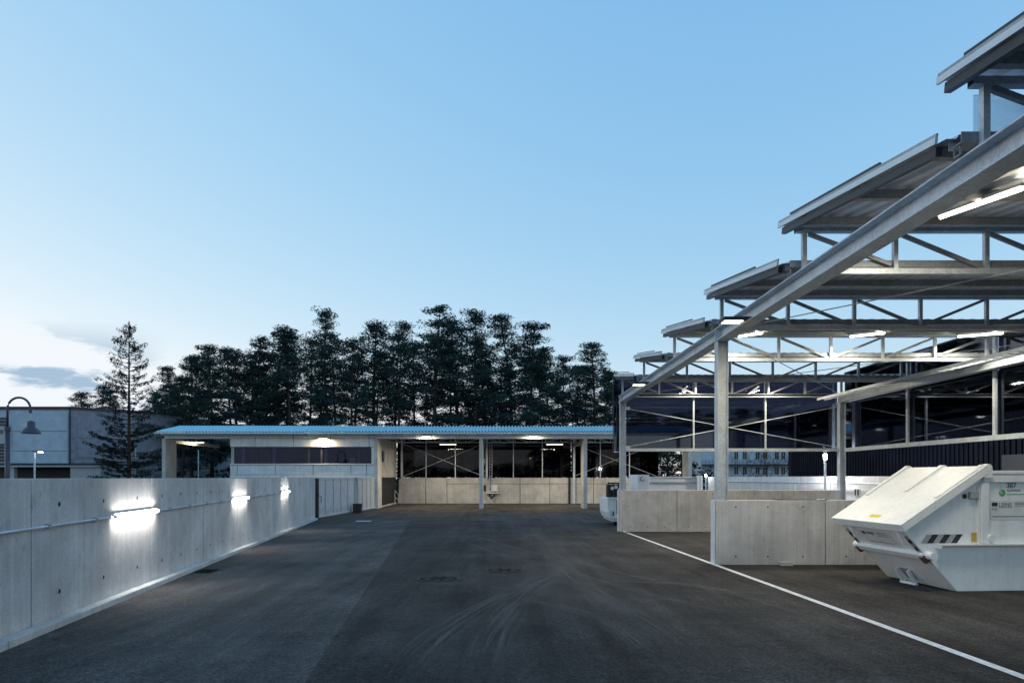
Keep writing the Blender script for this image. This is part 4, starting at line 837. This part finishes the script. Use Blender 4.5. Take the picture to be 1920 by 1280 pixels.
front = [(362, 672, 2, 76), (398, 652, 4, 78), (437, 662, 2, 80), (478, 634, 0, 82), (517, 612, 1, 84), (548, 630, 4, 80), (612, 582, 3, 84), (662, 640, 2, 78), (705, 602, 1, 84), (745, 606, 3, 80), (815, 576, 5, 82),
         (862, 600, 0, 86), (893, 588, 2, 82), (958, 600, 1, 84), (990, 612, 4, 80), (1035, 656, 0, 82), (1092, 690, 3, 86), (1112, 652, 1, 84), (1145, 700, 2, 90), (342, 710, 4, 74)]
for i, (px, py, k, Yt) in enumerate(front):
    place('pine_tree', kinds[k], PXX(px, Yt), Yt, -.9, PZ(py, Yt)+.9, i*1.7, ('narrow', 'medium-wide', 'broad')[i % 3]+' crowned dark pine in the front row of the wood behind the depot roof', 'pines behind the depot', (1.05, 1.25, 1.45)[i % 3])
for i in range(24):
    px = 325+i*35+rnd.uniform(-10, 10); Yt = rnd.uniform(90, 110); py = 690-52*math.sin(max(0, min(1, (px-330)/780))*math.pi)+rnd.uniform(-18, 30)
    place('pine_tree', kinds[rnd.randrange(6)], PXX(px, Yt), Yt, -.9, PZ(py, Yt)+.9, rnd.uniform(0, 6.28), 'dark pine deeper in the wood, its crown half hidden by the front row', 'pines deeper in the wood', 1.15)
for i in range(22):
    px = 1175+i*21+rnd.uniform(-8, 8); Yt = rnd.uniform(122, 150); py = 775+rnd.uniform(-12, 22)
    place('pine_tree', kinds[rnd.randrange(6)], PXX(px, Yt), Yt, -.9, PZ(py, Yt)+.9, rnd.uniform(0, 6.28), 'distant dark tree seen through the tinted screen of the canopy', 'trees beyond the tinted screen', 1.7)
for i, (px, py, Yt) in enumerate(((155, 738, 95), (183, 725, 98), (205, 735, 96), (285, 735, 92), (305, 745, 95), (322, 725, 90))):
    place('pine_tree', kinds[(i+2) % 6], PXX(px, Yt), Yt, -.9, PZ(py, Yt)+.9, i*2.1, 'lower dark tree rising over the roof of the grey hall', 'trees behind the grey hall', 1.35)
# undergrowth between the trunks
rg = random.Random(21); V, Fc = [], []
for i in range(150):
    px = rg.uniform(318, 1320); Yt = rg.uniform(70, 100); h = rg.uniform(1.5, 4.6) if rg.random() < .75 else rg.uniform(4, 7)
    for k in range(int(h*3)): leafquads(V, Fc, (PXX(px, Yt)+rg.gauss(0, .9), Yt+rg.gauss(0, .7), -.8+rg.uniform(0, h)), .8, .6, 26, .14, .34, rg)
me = meshof('undergrowth', V, Fc, M['under']); o = bpy.data.objects.new('undergrowth', me); C.objects.link(o); tag(o, 'dark shrubs and young trees between the pine trunks', 'undergrowth', kind='stuff')
# spruce by the hall
def spruce(seed, H):
    rg = random.Random(seed); V, Fc, tb = [], [], MB()
    tb.tube([(0, 0, H*k/10) for k in range(11)], [.2*(1-.93*k/10) for k in range(11)], 8); z = 1.6
    while z < H-.3:
        u = z/H; Lm = 3.6*(1-u)**.62+.2
        for k in range(rg.choice((3, 4, 5))):
            a = rg.uniform(0, 6.28); L = Lm*rg.uniform(.55, 1.12); dr = -.18*(1-u)+.22*u*u
            pts = [Vector((math.cos(a)*L*f, math.sin(a)*L*f, z+dr*L*f*1.3+.28*L*f*f)) for f in (0, .35, .7, 1)]
            tb.tube(pts, [.035*(1-u)+.012, .025, .015, .008], 4)
            for j in range(int(L*6)):
                f = rg.uniform(.22, 1); i0 = min(2, int(f*3)); c = pts[i0].lerp(pts[i0+1], f*3-i0) if f < 1 else pts[3]
                leafquads(V, Fc, c+Vector((0, 0, -.1)), .17, .16, 5 if u > .42 else 10, .05, .14, rg, .7)
        z += rg.uniform(.26, .46)*(1.1-.45*u)
    for j in range(10): leafquads(V, Fc, (0, 0, H-.1*j), .1+.012*j, .1, 7, .05, .12, rg)
    me = bpy.data.meshes.new('trunk'); me.from_pydata(tb.v, [], tb.f); me.materials.append(M['bark']); return me, meshof('crown', V, Fc, M['spruce'])
Yt = 56; hs = PZ(604, Yt)+.9
place('spruce_tree', spruce(5, hs), PXX(242, Yt), Yt, -.9, hs, .4, 'tall thin spruce with drooping sparse branches standing in front of the grey hall', None, 1.0, hs)
def bare(seed, H):
    rg = random.Random(seed); tb = MB()
    def br(p, d, L, r, n):
        q = p+d*L; tb.tube([p, p.lerp(q, .5)+Vector((rg.gauss(0, .04*L), rg.gauss(0, .04*L), 0)), q], [r, r*.85, r*.65], 4, False)
        if n:
            for k in range(rg.choice((2, 3, 3))): br(p.lerp(q, rg.uniform(.55, 1)), (d+Vector((rg.gauss(0, .5), rg.gauss(0, .5), rg.gauss(.1, .3)))).normalized(), L*rg.uniform(.6, .82), r*.6, n-1)
    for k in range(3): br(Vector((0, 0, 0)), Vector((rg.gauss(0, .35), rg.gauss(0, .3), 1)).normalized(), H*.3, .06, 5)
    return tb
for px, Yt, h, lab in ((283, 60, 5.2, 'bare leafless shrub tree beside the spruce'), (1500, 95, 13, 'bare leafless tree showing through the tinted screen'), (1400, 99, 10.5, 'bare tree with dense twigs in front of the pale house windows'), (1448, 98, 9.5, 'bare tree at the dark corner of the pale house'), (118, 84, 9.6, 'leafless treetop showing over the roof of the grey hall')):
    th = thing('bare_tree', lab, 'tree', (PXX(px, Yt), Yt, -.9)); t_ = bare(px, h); me = bpy.data.meshes.new('branches'); me.from_pydata(t_.v, [], t_.f); me.materials.append(M['bark']); o = bpy.data.objects.new('branches', me); C.objects.link(o); o.parent = th

# added, unseen rise behind and beside the camera for the panes to mirror
V, Fc = [], []; n = 90; rg = random.Random(3)
for k in range(n+1):
    a = R(52+198*k/n); h = 4.6+1.0*math.sin(k*.9)+rg.uniform(-.6, .6)
    for r_, z in ((85, -1), (95, h*.8), (104, h), (140, -1)): V.append((r_*math.sin(a), 20+r_*math.cos(a), z))
for k in range(n):
    for j in range(3): Fc.append((4*k+j, 4*k+j+1, 4*k+j+5, 4*k+j+4))
me = meshof('added_hills', V, Fc, M['under']); o = bpy.data.objects.new('added_hills', me); C.objects.link(o); tag(o, kind='structure')
